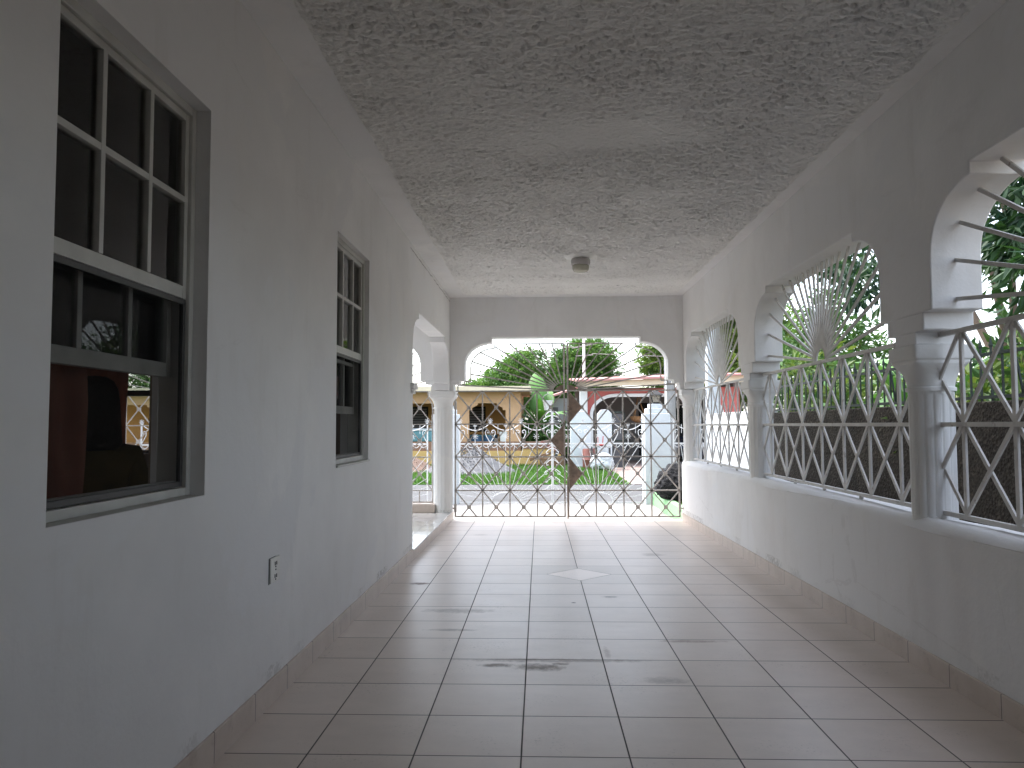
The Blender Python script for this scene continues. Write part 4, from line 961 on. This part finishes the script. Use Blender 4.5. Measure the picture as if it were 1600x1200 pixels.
# ------------------------------------------------------------------ foliage
def leaf_mesh(name, P, D, L, W, cols, parent, fold=.25, mat='leaf'):
    """P base points, D directions, L lengths, W widths, cols per leaf; four-vertex folded leaves"""
    n = len(P); D = D / np.linalg.norm(D, axis=1, keepdims=True)
    rnd = rng.normal(size=(n, 3)); Sd = np.cross(D, rnd); Sd /= np.linalg.norm(Sd, axis=1, keepdims=True) + 1e-9; Nn = np.cross(Sd, D)
    m = P + D * (L * .48)[:, None]; v = np.stack([P, m + Sd * (W / 2)[:, None] + Nn * (W * fold)[:, None], P + D * L[:, None], m - Sd * (W / 2)[:, None] + Nn * (W * fold)[:, None]], 1)
    org = np.array(ORG[parent.name]) if parent is not None else np.zeros(3)
    v = (v - org).reshape(-1, 3); b = np.arange(n)[:, None] * 4
    f = np.concatenate([b + np.array([[0, 1, 2]]), b + np.array([[0, 2, 3]])], 1).reshape(-1, 3)
    me = bpy.data.meshes.new(name); me.from_pydata(v.tolist(), [], f.tolist())
    c = np.ones((n, 4)); c[:, :3] = cols
    at = me.attributes.new('Col', 'FLOAT_COLOR', 'POINT'); at.data.foreach_set('color', np.repeat(c, 4, 0).astype(np.float32).ravel())
    me.materials.append(MAT[mat]); o = bpy.data.objects.new(name, me); COL.objects.link(o)
    if parent is not None: o.parent = parent; ORG[o.name] = ORG[parent.name]
    return o
def crown_leaves(blobs, nclump, per, L, W, c0, c1, spread, droop=.3, shell=.45):
    """clumps inside ellipsoid blobs [(cx,cy,cz,rx,ry,rz)]"""
    blobs = np.array(blobs, float); vol = blobs[:, 3] * blobs[:, 4] * blobs[:, 5]; pick = rng.choice(len(blobs), nclump, p=vol / vol.sum())
    d = rng.normal(size=(nclump, 3)); d /= np.linalg.norm(d, axis=1, keepdims=True)
    rad = (shell + (1 - shell) * rng.random(nclump)) ** .8
    Cn = blobs[pick, :3] + d * rad[:, None] * blobs[pick, 3:]
    ct = np.clip(rng.normal(.45, .28, nclump), 0, 1); sz = rng.uniform(.6, 1.3, nclump)
    n = nclump * per; ci = np.repeat(np.arange(nclump), per)
    off = rng.normal(size=(n, 3)) * spread * sz[ci][:, None] * np.array([1, 1, .62])
    P = Cn[ci] + off
    D = rng.normal(size=(n, 3)) * .75 + off / spread * .5 + d[ci] * .35; D[:, 2] -= droop
    t = np.clip(ct[ci] + rng.normal(0, .16, n), 0, 1)[:, None]
    cols = np.array(c0) * (1 - t) + np.array(c1) * t
    Ls = rng.uniform(.65, 1.25, n) * L
    return P, D, Ls, Ls * W / L * rng.uniform(.8, 1.2, n), cols, Cn
def tree(loc, label, blobs, nclump, per, L, W, c0, c1, spread, trunk_r, cat='tree', droop=.3, nl=7, kind='tree', group=None, shell=.45):
    t = thing(kind, loc, label, cat, group); P, D, Ls, Ws, cols, Cn = crown_leaves(blobs, nclump, per, L, W, c0, c1, spread, droop, shell)
    leaf_mesh('crown', P, D, Ls, Ws, cols, t)
    tr = MB(); b = np.array(blobs, float); top = Vector(b[:, :3].mean(0)); base = Vector(loc)
    fork = base + (top - base) * .45
    tr.tube([base - Vector((0, 0, .1)), base + (fork - base) * .5 + Vector((.05, .02, 0)), fork], trunk_r, 10, trunk_r * .75)
    for i in rng.choice(len(Cn), min(nl, len(Cn)), replace=False):
        e = Vector(Cn[i]); m1 = fork + (e - fork) * .5 + Vector((rng.normal(0, .12), rng.normal(0, .12), .1)); tr.tube([fork, m1, e], trunk_r * .55, 7, trunk_r * .12)
    tr.build('trunk', 'bark', t, smooth=60); return t
GD, GM, GL = (.03, .085, .022), (.05, .13, .025), (.12, .22, .035)
FT = 'trees beyond the houses across the street'
tree((-1.4, 35.5, G), 'rounded mango tree behind the ochre house roof', [(-2.2, 35.5, 2.75, 1.2, 1.4, 1.0), (-1.2, 35.5, 3.6, 1.0, 1.2, 1.0), (-.5, 35.5, 4.0, .8, 1.1, .85), (-.2, 36, 2.7, .9, 1.1, 1.0), (-1.3, 35, 2.4, 1.9, 1.4, .8)], 300, 100, .19, .07, (.04, .105, .028), (.17, .31, .065), .20, .2, group=FT)
tree((2.1, 36.5, G), 'largest dark green tree behind the slim white pole', [(1.5, 36.5, 3.7, .95, 1.3, 1.15), (2.6, 36.5, 4.1, 1.05, 1.3, 1.1), (2.1, 36.2, 4.55, .9, 1.1, .8), (3.0, 36.8, 3.3, .85, 1.0, 1.1), (1.2, 36, 2.9, .9, 1.0, .9)], 340, 100, .19, .07, (.04, .105, .028), (.16, .30, .06), .20, .24, group=FT)
tree((6.3, 38, G), 'yellow green tree above the right end of the pink roof', [(5.9, 38, 4.5, .7, 1.0, 1.2), (6.8, 38, 4.9, 1.2, 1.2, 1.3), (7.8, 38, 4.2, 1.2, 1.2, 1.3), (5.6, 38, 3.5, .5, .8, .7)], 200, 90, .20, .075, (.05, .12, .03), (.24, .34, .06), .20, .2, group=FT)
tree((-18, 36, G), 'dark leafy tree glimpsed through the near house window', [(-17.5, 36, 3.4, 1.6, 1.4, 1.4), (-19.4, 36, 3.2, 1.5, 1.4, 1.3)], 120, 50, .3, .09, GD, (.10, .2, .045), .25, .2, group=FT)
tree((9.6, 34, G), 'bushy tree with yellow tips seen through the farthest side grille', [(8.2, 34, 4.8, 1.5, 1.4, 1.7), (9.8, 34, 5.0, 1.7, 1.4, 2.0), (9.0, 33.5, 3.2, 1.8, 1.4, 1.2), (8.2, 34, 6.6, 1.3, 1.2, 1.2), (11, 34, 4, 1.6, 1.4, 1.8)], 220, 55, .34, .11, (.03, .085, .02), (.22, .30, .05), .32, .22, group=FT)
tree((7.3, 19.0, G), 'airy small leaved tree in the garden beyond the railing', [(7.0, 19, 3.0, 1.1, 1.1, 1.1), (7.5, 19, 3.9, .8, .8, .8), (8.0, 19, 2.8, 1.0, 1.0, 1.0), (6.4, 19, 2.5, .8, .8, .7)], 110, 34, .20, .07, (.03, .09, .02), (.11, .20, .05), .2, .09)
tree((5.9, 9.2, G), 'dark mango tree with drooping leaves overhanging the boundary wall', [(4.6, 10.9, 3.4, .45, .8, .5), (4.6, 10.35, 3.0, .3, .45, .5), (4.7, 11.9, 3.8, .4, .9, .28), (4.6, 10.6, 2.65, .22, .3, .3), (4.6, 10.0, 3.9, .5, .7, .4), (4.6, 7.0, 3.0, .5, .8, .85), (4.6, 6.4, 2.6, .5, .8, .5), (4.7, 7.0, 4.0, .6, .9, .6), (5.3, 9.0, 4.7, 1.0, 2.2, .6), (5.0, 4.2, 3.5, .8, 1.2, .9), (5.2, 2.4, 3.7, .9, 1.3, 1.0)], 380, 34, .21, .055, (.012, .042, .026), (.042, .095, .03), .14, .10, droop=.9, nl=12, shell=.15)  # rear crown blobs are unseen, added to block sky light on the jambs

def banana(loc, label, n, h, Ln, c, parts=True, seed=0, lean=None):
    r_ = np.random.default_rng(seed); t = thing('banana_plant', loc, label, 'banana plant', 'banana plants'); x, y, z = loc
    st = MB().tube([(x, y, z - .05), (x + .03, y, z + h * .3), (x, y + .02, z + h * .55)], .11, 10, .07); st.build('stem', simple('banana_stem', (.16, .22, .07), .6, .3, 5) if 'banana_stem' not in bpy.data.materials else bpy.data.materials['banana_stem'], t, smooth=60)
    for k in range(n):
        az = 2 * pi * k / n + r_.uniform(-.35, .35); el = r_.uniform(.35, 1.35); L = Ln * r_.uniform(.75, 1.15); W = L * r_.uniform(.22, .30)
        if lean and k < len(lean): az, el, L, W = lean[k]
        N = 12; p = Vector((x, y, z + h * .5)); d_ = Vector((cos(az) * cos(el), sin(az) * cos(el), sin(el))); side = Vector((-sin(az), cos(az), 0)); vv = []; ff = []; fl = .35
        for i in range(N + 1):
            q = i / N; ww = 0 if q < .14 else W * .5 * (sin(pi * min(1, (q - .14) / .86) ** .75) ** .6) + .004
            ww = max(ww, .012)
            if .2 < q < .95 and r_.random() < .35: ww *= r_.uniform(.6, .95)      # torn margins
            up = d_.cross(side).normalized() * -1
            vv += [p + side * ww + up * ww * fl, p, p - side * ww + up * ww * fl]
            p = p + d_ * (L / N); d_ = (d_ + Vector((0, 0, -.10 * (1 + q)))).normalized()
        for i in range(N):
            for j in (0, 1): ff.append((i * 3 + j, i * 3 + j + 1, i * 3 + 4 + j, i * 3 + 3 + j))
        o = MB().add(vv, ff).build('leaf', 'leaf', t, smooth=80)
        cc = np.ones((len(vv), 4), np.float32); tt = r_.random(); base = np.array(c[0]) * (1 - tt) + np.array(c[1]) * tt
        cc[:, :3] = base; cc[1::3, :3] = base * 1.35
        at = o.data.attributes.new('Col', 'FLOAT_COLOR', 'POINT'); at.data.foreach_set('color', cc.ravel())
    return t
BG = ((.05, .13, .035), (.12, .24, .07))
banana((.05, 28.6, G), 'banana plant with one tall pale leaf between the ochre and pink houses', 13, 2.6, 1.6, ((.05, .14, .03), (.12, .26, .06)), seed=3, lean=[(pi * .55, 1.35, 2.6, .85), (pi * .42, 1.2, 2.3, .7), (pi * .95, .7, 1.5, .6), (-pi * .5, .5, 1.3, .6), (-pi * .35, .2, 1.3, .6), (-pi * .65, .3, 1.2, .6)])
banana((4.6, 11.2, G), 'banana plant with large smooth leaves behind the railing, next to the second column', 9, 2.3, 1.3, BG, seed=5)
banana((4.5, 8.8, G), 'banana plant with arching leaves behind the railing in the middle of the whole opening', 9, 2.2, 1.5, BG, seed=8)
banana((4.9, 6.2, G), 'banana plant under the dark mango tree behind the railing', 9, 2.0, 1.3, BG, seed=11)
banana((6.6, 13.5, G), 'tall banana plant farther back in the garden beyond the railing', 10, 3.2, 1.7, BG, seed=14)
banana((4.4, 4.4, G), 'banana plant behind the railing in the nearest opening', 8, 1.8, 1.1, BG, seed=17)
def shrub(loc, label, r, h, c0, c1, L=.16, W=.06, n=46, per=26):
    x, y, z = loc; t = thing('shrub', loc, label, 'shrub', 'garden shrubs behind the railing')
    P, D, Ls, Ws, cols, Cn = crown_leaves([(x, y, z + h * .6, r, r, h * .45)], n, per, L, W, c0, c1, .13, .0, .1)
    leaf_mesh('foliage', P, D, Ls, Ws, cols, t)
    st = MB()
    for e in Cn[:9]: st.tube([(x, y, z - .05), ((x + e[0]) / 2 + .04, (y + e[1]) / 2, z + h * .35), tuple(e)], .018, 5, .006)
    st.build('stem', 'bark', t)
SY = ((.045, .11, .03), (.19, .24, .055)); SG2 = ((.03, .085, .03), (.09, .18, .055))
for i, (x, y, r_, h, cc, lb) in enumerate([
    (3.75, 9.7, .55, 2.0, SY, 'yellow green croton shrub behind the railing beside the second column'),
    (3.8, 7.7, .55, 1.7, SG2, 'mid green shrub behind the railing right of the big banana leaves'),
    (3.7, 6.3, .55, 1.8, SY, 'yellow tipped shrub behind the railing before the mango tree'),
    (3.8, 5.2, .6, 1.7, SG2, 'mid green shrub behind the railing beside the third column'),
    (3.75, 4.1, .5, 1.9, SY, 'yellow green shrub behind the railing in the nearest opening'),
    (5.4, 9.9, .9, 2.2, SG2, 'broad green shrub at the back of the neighbouring garden'),
    (5.9, 8.0, .9, 2.3, SY, 'large yellow green shrub at the back of the neighbouring garden'),
    (5.6, 12.2, .9, 2.3, SY, 'yellow green shrub deep in the garden beyond the white wall'),
    (7.3, 10.5, 1.1, 2.6, SG2, 'tall green shrub deepest in the neighbouring garden'),
    (5.4, 15.0, 1.0, 3.1, SY, 'tall yellow green shrub right behind the second column'),
    (4.9, 7.9, .7, 2.5, SG2, 'tall green shrub seen through the nearest opening below the mango leaves'),
    (4.6, 6.6, .7, 2.3, SY, 'yellow green shrub seen low through the nearest opening below the mango leaves'),
    (6.2, 17.0, 1.1, 2.7, SG2, 'green shrub behind the tall yellow green one beside the second column'),
    (8.2, 14.0, 1.3, 2.6, SY, 'yellow green shrub at the far edge of the neighbouring garden')]):
    shrub((x, y, G), lb, r_, h, cc[0], cc[1], L=.2 if r_ > .7 else .15, W=.08 if r_ > .7 else .055, n=60 if r_ > .7 else 42)
struct('garden_soil', MB().box(3.1, 14, -6, 18, G - .1, G - .01), 'earth')

# ------------------------------------------------------------------ ochre house across the street
oh = thing('ochre_house', (-8.5, 28, G), 'single storey ochre house with flat cream edged roof and arched porch', 'house')
OY = 26.0
def porch_open(a, b): return [(a, .645), (a, 1.72), (a + .1, 1.72), (a + .1, 1.80), (a + .3, 1.90), (a + .3, 1.96), (b - .3, 1.96), (b - .3, 1.90), (b - .1, 1.80), (b - .1, 1.72), (b, 1.72), (b, .645)]
MB().ext([[(-16.5, .646), (-16.5, 2.34), (-.65, 2.34), (-.65, .646)][::-1], porch_open(-2.42, -1.16)[::1], porch_open(-5.2, -3.35), porch_open(-8.1, -6.0), porch_open(-11.0, -8.8), porch_open(-15.6, -13.4)], lambda u, v, t: (u, t, v), OY, OY + .25).build('porch_wall', 'tan', oh)
MB().box(-16.5, -.65, OY, OY + .25, .33, .6455).build('parapet', 'brown_trim', oh)
MB().box(-16.55, -.60, OY - .05, OY + .25, G - .05, .3295).build('base_wall', 'yellow', oh)
MB().box(-.9, -.65, OY + .251, 31, G, 2.34).build('side_wall', 'tan', oh)
MB().box(-16.5, -.9, OY + 2.2, OY + 2.4, G, 2.34).build('back_wall', 'ochre', oh)
rf = MB().box(-16.9, -.35, OY - .45, 31.2, 2.36, 2.50).build('roof', 'tan', oh)
MB().box(-16.95, -.30, OY - .50, OY - .451, 2.345, 2.52).box(-.349, -.30, OY - .451, 31.2, 2.345, 2.52).build('fascia', 'cream', rf)
MB().box(-16.5, -.9, OY + .26, OY + 2.19, 2.345, 2.359).build('porch_ceiling', 'tan', oh)
MB().box(-.599, .72, OY - .05, OY + .12, G - .05, .40).build('garden_wall', 'yellow', oh)
MB().box(-.599, .76, OY - .08, OY + .15, .4005, .64).build('garden_wall_top', 'brown_trim', oh)
def louvre_window(x0, x1, z0, z1):
    y = OY + 2.195; f = MB(); f.box(x0 - .05, x1 + .05, y - .03, y, z0 - .05, z1 + .05); wn2 = f.build('window', 'dark_gap', oh)
    b = MB(); n = 9
    for i in range(n):
        z = z0 + (z1 - z0) * (i + .5) / n; b.add([(x0, y - .085, z - .035), (x1, y - .085, z - .035), (x1, y - .035, z + .025), (x0, y - .035, z + .025)], [(0, 1, 2, 3)])
    b.build('louvre', 'louvre', wn2)
louvre_window(-2.75, -2.05, 1.02, 1.85)
louvre_window(-5.0, -4.2, 1.02, 1.85)
t = thing('bucket', (-1.22, OY + .12, .646), 'white plastic bucket on the porch parapet of the ochre house', 'bucket')
MB().lathe((-1.22, OY + .12, .647), [(.13, 0), (.165, .30), (.175, .30), (.175, .33), (.155, .33), (.12, .02)], 20).build('pail', 'house_white', t, smooth=40)
t = thing('wash_tub', (-3.9, OY - .0, .646), 'pale rimmed teal plastic tub on the ochre house parapet', 'tub')
MB().box(-4.55, -3.45, OY + .02, OY + .23, .647, 1.02).build('basin', 'teal', t, bevel=.04)
MB().box(-4.6, -3.4, OY - .01, OY + .26, 1.021, 1.10).build('rim', 'clear_bag', t, bevel=.02)
for bx, lb in ((-2.25, 'dark blue plastic drum left on the ochre house porch under the louvre window'), (-1.75, 'dark blue plastic drum on the ochre house porch by the white bucket')):
    t = thing('plastic_drum', (bx, OY + 1.0, G), lb, 'drum', 'blue drums on the porch')
    MB().lathe((bx, OY + 1.0, G), [(.25, 0), (.27, .05), (.27, .35), (.285, .37), (.27, .39), (.27, .72), (.285, .74), (.27, .76), (.26, 1.02)], 20).build('body', 'blue', t, smooth=40)
    MB().lathe((bx, OY + 1.0, G), [(.262, 1.021), (.262, 1.06), (.2, 1.07)], 20).build('lid', 'teal', t, smooth=40)
# heaps on the verge
def heap(name, mat, c, rx, ry, h, label, seed, stones):
    from mathutils import noise as mn
    n = 46; vv = []; ff = []
    for j in range(n + 1):
        for i in range(n + 1):
            u, v = i / n * 2 - 1, j / n * 2 - 1; d_ = math.hypot(u, v); z = max(0, 1 - d_) ** 1.1 * h * (1 + .5 * mn.noise(Vector((u * 2 + seed, v * 2, 0)))) + .05 * h * mn.noise(Vector((u * 14, v * 14, seed)))
            vv.append((c[0] + u * rx, c[1] + v * ry, G + z + .004))
    for j in range(n):
        for i in range(n): ff.append((j * (n + 1) + i, j * (n + 1) + i + 1, (j + 1) * (n + 1) + i + 1, (j + 1) * (n + 1) + i))
    m = MB().add(vv, ff); r_ = random.Random(int(seed * 10))
    for _ in range(stones):
        u, v = r_.gauss(0, .4), r_.gauss(0, .4); d_ = math.hypot(u, v)
        if d_ > 1: continue
        p = Vector((c[0] + u * rx, c[1] + v * ry, G + max(0, 1 - d_) ** 1.1 * h)); s_ = r_.uniform(.02, .055)
        q = [p + Vector((r_.uniform(-1, 1), r_.uniform(-1, 1), r_.uniform(-.6, 1))) * s_ for _ in range(4)]; m.add(q, [(0, 1, 2), (0, 2, 3), (0, 3, 1), (1, 3, 2)])
    return tag(m.build(name, mat, smooth=60, loc=(c[0], c[1], G)), label, 'heap')
heap('gravel_heap', 'gravel', (-2.05, 22.2), 1.45, 1.5, .85, 'heap of grey gravel on the grass before the ochre house', 1.7, 900)
heap('rubble_heap', 'rubble', (-4.2, 22.8), 1.2, 1.5, .62, 'heap of brown rubble on the grass seen through the veranda arch', 4.2, 500)

# ------------------------------------------------------------------ pink house across the street
ph = thing('pink_house', (4.5, 28, G), 'faded pink house with a white trimmed carport arch and sloping pink roof', 'house')
PY0 = 26.4
def rarch(a, b, zt, r_, z0, n=8): return [(a, z0)] + [(a + r_ * (1 - cos(k)), zt - r_ * .8 + r_ * .8 * sin(k)) for k in [pi / 2 * i / n for i in range(n + 1)]] + [(b - r_ * (1 - sin(k)), zt - r_ * .8 + r_ * .8 * cos(k)) for k in [pi / 2 * i / n for i in range(n + 1)]] + [(b, z0)]
ar = rarch(1.80, 6.3, 2.22, .85, G)
MB().ext([[(1.50, G)] + ar + [(6.9, G), (6.9, 2.50), (1.50, 2.40)]], lambda u, v, t: (u, t, v), PY0, PY0 + .25).build('front_wall', 'pink', ph)
tr = MB(); ar2 = rarch(1.80, 6.3, 2.22, .85, .1)
for p, q in zip(ar2[:-1], ar2[1:]): tr.bar((p[0], PY0 - .02, p[1]), (q[0], PY0 - .02, q[1]), .11, .06, (0, 1, 0))
tr.build('arch_trim', 'house_white', ph)
MB().box(1.40, 1.66, PY0 - .18, PY0 - .03, G, 2.74).build('pilaster', 'house_white', ph, bevel=.01)
rf = MB().add([(1.30, PY0 - .7, 2.66), (7.2, PY0 - .7, 2.86), (7.2, 33, 3.35), (1.30, 33, 3.15), (1.30, PY0 - .7, 2.73), (7.2, PY0 - .7, 2.93), (7.2, 33, 3.42), (1.30, 33, 3.22)], [(0, 3, 2, 1), (4, 5, 6, 7), (0, 1, 5, 4), (1, 2, 6, 5), (2, 3, 7, 6), (3, 0, 4, 7)]).build('roof', 'pink_roof', ph)
MB().add([(1.32, PY0 - .55, 2.50), (7.15, PY0 - .55, 2.62), (7.15, PY0 - .45, 2.62), (1.32, PY0 - .45, 2.50), (1.32, PY0 - .55, 2.66), (7.15, PY0 - .55, 2.86), (7.15, PY0 - .45, 2.86), (1.32, PY0 - .45, 2.66)], [(0, 3, 2, 1), (4, 5, 6, 7), (0, 1, 5, 4), (1, 2, 6, 5), (2, 3, 7, 6), (3, 0, 4, 7)]).build('fascia', 'cream', rf)
MB().box(1.6, 6.9, PY0 + 3.6, PY0 + 3.8, G, 2.6).build('back_wall', 'house_grey', ph)
MB().box(1.55, 1.70, PY0 + .251, 33, G, 2.6).box(6.75, 6.9, PY0 + .251, 33, G, 2.75).build('side_wall', 'house_grey', ph)
MB().box(1.7, 6.75, PY0 + .26, PY0 + 3.59, 2.45, 2.49).build('carport_ceiling', 'house_grey', ph)
gr = MB()
for k in range(-14, 30):
    a_ = 4.2 + k * .11
    for sg in (-1, 1):
        p0 = Vector((a_, PY0 + 3.5, .0)); p1 = Vector((a_ + sg * 1.9, PY0 + 3.5, 2.0))
        lo, hi = 3.9, 5.9
        def clipx(p, q):
            d_ = q - p
            ts_ = sorted([(lo - p.x) / d_.x, (hi - p.x) / d_.x]); t0, t1 = max(0, ts_[0]), min(1, ts_[1])
            return (p + d_ * t0, p + d_ * t1) if t1 - t0 > .02 else None
        r_ = clipx(p0, p1)
        if r_: gr.bar(r_[0], r_[1], .022, .02)
gr.build('door_grille', 'iron_dark', ph)
MB().box(3.9, 5.9, PY0 + 3.54, PY0 + 3.595, -.1, 2.05).build('door', 'dark_gap', ph)
# left wing
MB().box(.05, 1.49, 30.0, 30.2, G, 2.25).build('wing_wall', 'house_white', ph)
MB().add([(-.25, 29.5, 2.05), (1.50, 29.5, 2.60), (1.50, 33, 2.75), (-.25, 33, 2.2), (-.25, 29.5, 2.12), (1.50, 29.5, 2.68), (1.50, 33, 2.83), (-.25, 33, 2.27)], [(0, 3, 2, 1), (4, 5, 6, 7), (0, 1, 5, 4), (1, 2, 6, 5), (2, 3, 7, 6), (3, 0, 4, 7)]).build('wing_roof', 'pink_roof', ph)
wg = MB().box(.45, .78, 29.96, 29.999, 1.35, 1.95).build('window', 'house_white', ph)
MB().box(.49, .74, 29.945, 29.959, 1.40, 1.64).box(.49, .74, 29.945, 29.959, 1.67, 1.90).build('pane', 'louvre', wg)
MB().box(.95, 1.49, 29.4, 29.99, G, 2.1).build('porch_wall', 'house_grey', ph)
# fence pillars, table, drum and bits before the pink house
def fence_pillar(x0, x1, zt, label):
    t = thing('fence_pillar', ((x0 + x1) / 2, 24.2, G), label, 'pillar', 'white pillars before the pink house'); c = (x1 - x0) * .28
    MB().ext([[(x0, G - .05), (x0, zt - c * 1.1), (x0 + c, zt), (x1 - c, zt), (x1, zt - c * 1.1), (x1, G - .05)]], lambda u, v, tt: (u, tt, v), 24.0, 24.4).build('shaft', 'pillar_white', t, bevel=.015)
    MB().box(x0 - .04, x1 + .04, 23.96, 24.44, G - .04, G + .14).build('plinth', 'pillar_white', t, bevel=.01)
fence_pillar(.98, 1.62, 1.63, 'wide white fence pillar with a chamfered top before the pink house')
fence_pillar(1.84, 2.28, 1.68, 'narrow white fence pillar with a chamfered top next to the dark sheet gate')
t = thing('sheet_gate', (2.45, 24.2, G), 'dark grey sheet metal gate standing open beside the narrow white pillar', 'gate')
MB().box(2.31, 2.66, 24.15, 24.19, G + .05, 1.55).build('panel', 'sheet_grey', t)
gf = MB()
for (p, q) in (((2.30, 24.14, G), (2.30, 24.14, 1.6)), ((2.67, 24.14, G), (2.67, 24.14, 1.6)), ((2.30, 24.14, 1.6), (2.67, 24.14, 1.6)), ((2.30, 24.14, .7), (2.67, 24.14, .7))): gf.bar(p, q, .04)
gf.build('frame', 'iron_dark', t)
t = thing('side_table', (1.95, 23.2, G), 'small grey metal table standing on the grass before the pink house', 'table')
MB().box(1.55, 2.15, 22.95, 23.35, .52, .56).build('tabletop', 'louvre', t)
for sx in (1.58, 2.12):
    for sy in (22.98, 23.32): MB().bar((sx, sy, G), (sx, sy, .52), .03).build('leg', 'sheet_grey', t)
t = thing('drum', (1.62, 23.7, G), 'red brown drum beside the small metal table', 'drum')
MB().lathe((1.55, 23.75, G), [(.2, 0), (.215, .05), (.215, .3), (.23, .32), (.215, .34), (.215, .62), (.2, .66)], 18).build('barrel', 'drum_brown', t, smooth=40)
tag(lumpy((1.85, 22.7, .08), .30, 7.1, (1.1, .9, .85), .22, 4).build('plastic_bag', 'clear_bag', smooth=60, loc=(1.85, 22.7, G)), 'pale translucent plastic bag slumped against the small metal table', 'plastic bag')
t = thing('red_stool', (1.86, 23.15, .56), 'faded red plastic stool upturned on the small metal table', 'stool')
MB().lathe((1.82, 23.15, .561), [(.10, 0), (.13, .03), (.13, .05), (.08, .06)], 14).build('seat', 'red_plastic', t)
for k in range(3): MB().bar((1.82 + .09 * cos(2.1 * k), 23.15 + .09 * sin(2.1 * k), .62), (1.82 + .11 * cos(2.1 * k), 23.15 + .11 * sin(2.1 * k), .86), .025).build('leg', 'red_plastic', t)
t = thing('hanging_bucket', (.30, 26.6, 1.72), 'white bucket hanging by the banana plant left of the pink house', 'bucket')
MB().lathe((.30, 26.6, 1.72), [(.13, 0), (.17, .30), (.18, .30), (.18, .34), (.15, .34)], 18).build('pail', 'house_white', t, smooth=40)
MB().tube([(.12, 26.6, 2.06), (.16, 26.6, 2.22), (.30, 26.6, 2.30), (.44, 26.6, 2.22), (.48, 26.6, 2.06)], .012, 5).tube([(.30, 26.6, 2.30), (.34, 28.5, 2.6)], .01, 4).build('handle', 'pole', t)
t = thing('hanging_basket', (3.55, PY0 + 1.2, 1.25), 'tan wicker basket hanging on ropes in the pink house carport', 'basket')
MB().lathe((3.55, PY0 + 1.2, 1.28), [(.08, 0), (.22, .08), (.30, .22), (.28, .22), (.2, .10)], 18).build('bowl', 'wicker', t)
rp = MB()
for k in range(3): rp.tube([(3.55 + .27 * cos(2.1 * k), PY0 + 1.2 + .27 * sin(2.1 * k), 1.48), (3.57 + .1 * cos(2.1 * k), PY0 + 1.2, 1.95), (3.62, PY0 + 1.2, 2.45)], .018, 5)
rp.build('rope', 'wicker', t)
for x_, y_, r_, h_, lb_ in ((.45, 27.1, .5, 1.25, 'dark green bush behind the low wall under the banana plant'), (-.25, 27.2, .4, 1.5, 'dark green bush squeezed between the ochre porch and the banana plant'), (.85, 28.2, .4, 1.35, 'dark green bush in front of the left wing of the pink house')):
    tb = thing('shrub', (x_, y_, G), lb_, 'shrub', 'bushes between the two houses')
    P, D, Ls, Ws, cols, Cn = crown_leaves([(x_, y_, G + h_ * .55, r_, r_, h_ * .5)], 60, 26, .2, .075, (.025, .07, .02), (.08, .17, .04), .13, .0, .1)
    leaf_mesh('foliage', P, D, Ls, Ws, cols, tb)
    sb_ = MB()
    for e in Cn[:6]: sb_.tube([(x_, y_, G - .05), ((x_ + e[0]) / 2, (y_ + e[1]) / 2, G + h_ * .3), tuple(e)], .02, 5, .008)
    sb_.build('stem', 'bark', tb)
# scrap leaning by the gate centre and dark shrub under the banana
t = thing('scrap_heap', (.35, 25.0, G), 'jumble of old boards and boxes on the grass left of the wide white pillar', 'scrap')
for k, (x, y, z, a_, l_, m_) in enumerate(((.1, 25, .2, .3, .9, 'wood'), (.4, 25.1, .45, -.5, .8, 'drum_brown'), (.55, 24.9, .25, 1.1, .7, 'sheet_grey'), (.25, 25.2, .65, .15, .7, 'rust_plate'), (.7, 25.1, .6, -.2, .5, 'wood'))):
    MB().bar((x - cos(a_) * l_ / 2, y, z - sin(a_) * l_ / 2), (x + cos(a_) * l_ / 2, y, z + sin(a_) * l_ / 2), .16, .10).build('board', m_, t, bevel=.01)
MB().box(.0, .8, 24.8, 25.3, G, .12).build('crate', 'wood', t, bevel=.01)
# dark parked car in the pink carport
cr = thing('parked_car', (5.2, 28.2, G), 'dark parked car in the pink house carport, mostly hidden behind the lantern pillar', 'car')
cx, cy_ = 5.15, 26.75
side = [(0, .28), (0, .62), (.12, .78), (1.0, .92), (1.55, 1.36), (2.9, 1.40), (3.5, .98), (4.0, .92), (4.05, .32)]
MB().ext([side], lambda u, v, t_: (cx + t_, cy_ + u, G + v), -.8, .8).build('body', 'car_paint', cr, bevel=.06, segs=3)
MB().add([(cx - .68, cy_ + 1.02, G + .97), (cx + .68, cy_ + 1.02, G + .97), (cx + .60, cy_ + 1.50, G + 1.36), (cx - .60, cy_ + 1.50, G + 1.36)], [(0, 1, 2, 3)]).build('windscreen', 'car_glass', cr)
for sx in (-.60, .60): MB().box(cx + sx - .14, cx + sx + .14, cy_ - .02, cy_ + .03, G + .60, G + .72).build('headlight', 'chrome', cr, bevel=.01)
MB().box(cx - .45, cx + .45, cy_ - .02, cy_ + .02, G + .38, G + .55).build('radiator_grille', 'dark_gap', cr)
for sx in (-.74, .74):
    for yy in (.75, 3.2):
        wl = MB(); wl.tube([(cx + sx - .1, cy_ + yy, G + .31), (cx + sx + .1, cy_ + yy, G + .31)], .31, 20); wl.build('wheel', 'tyre', cr)
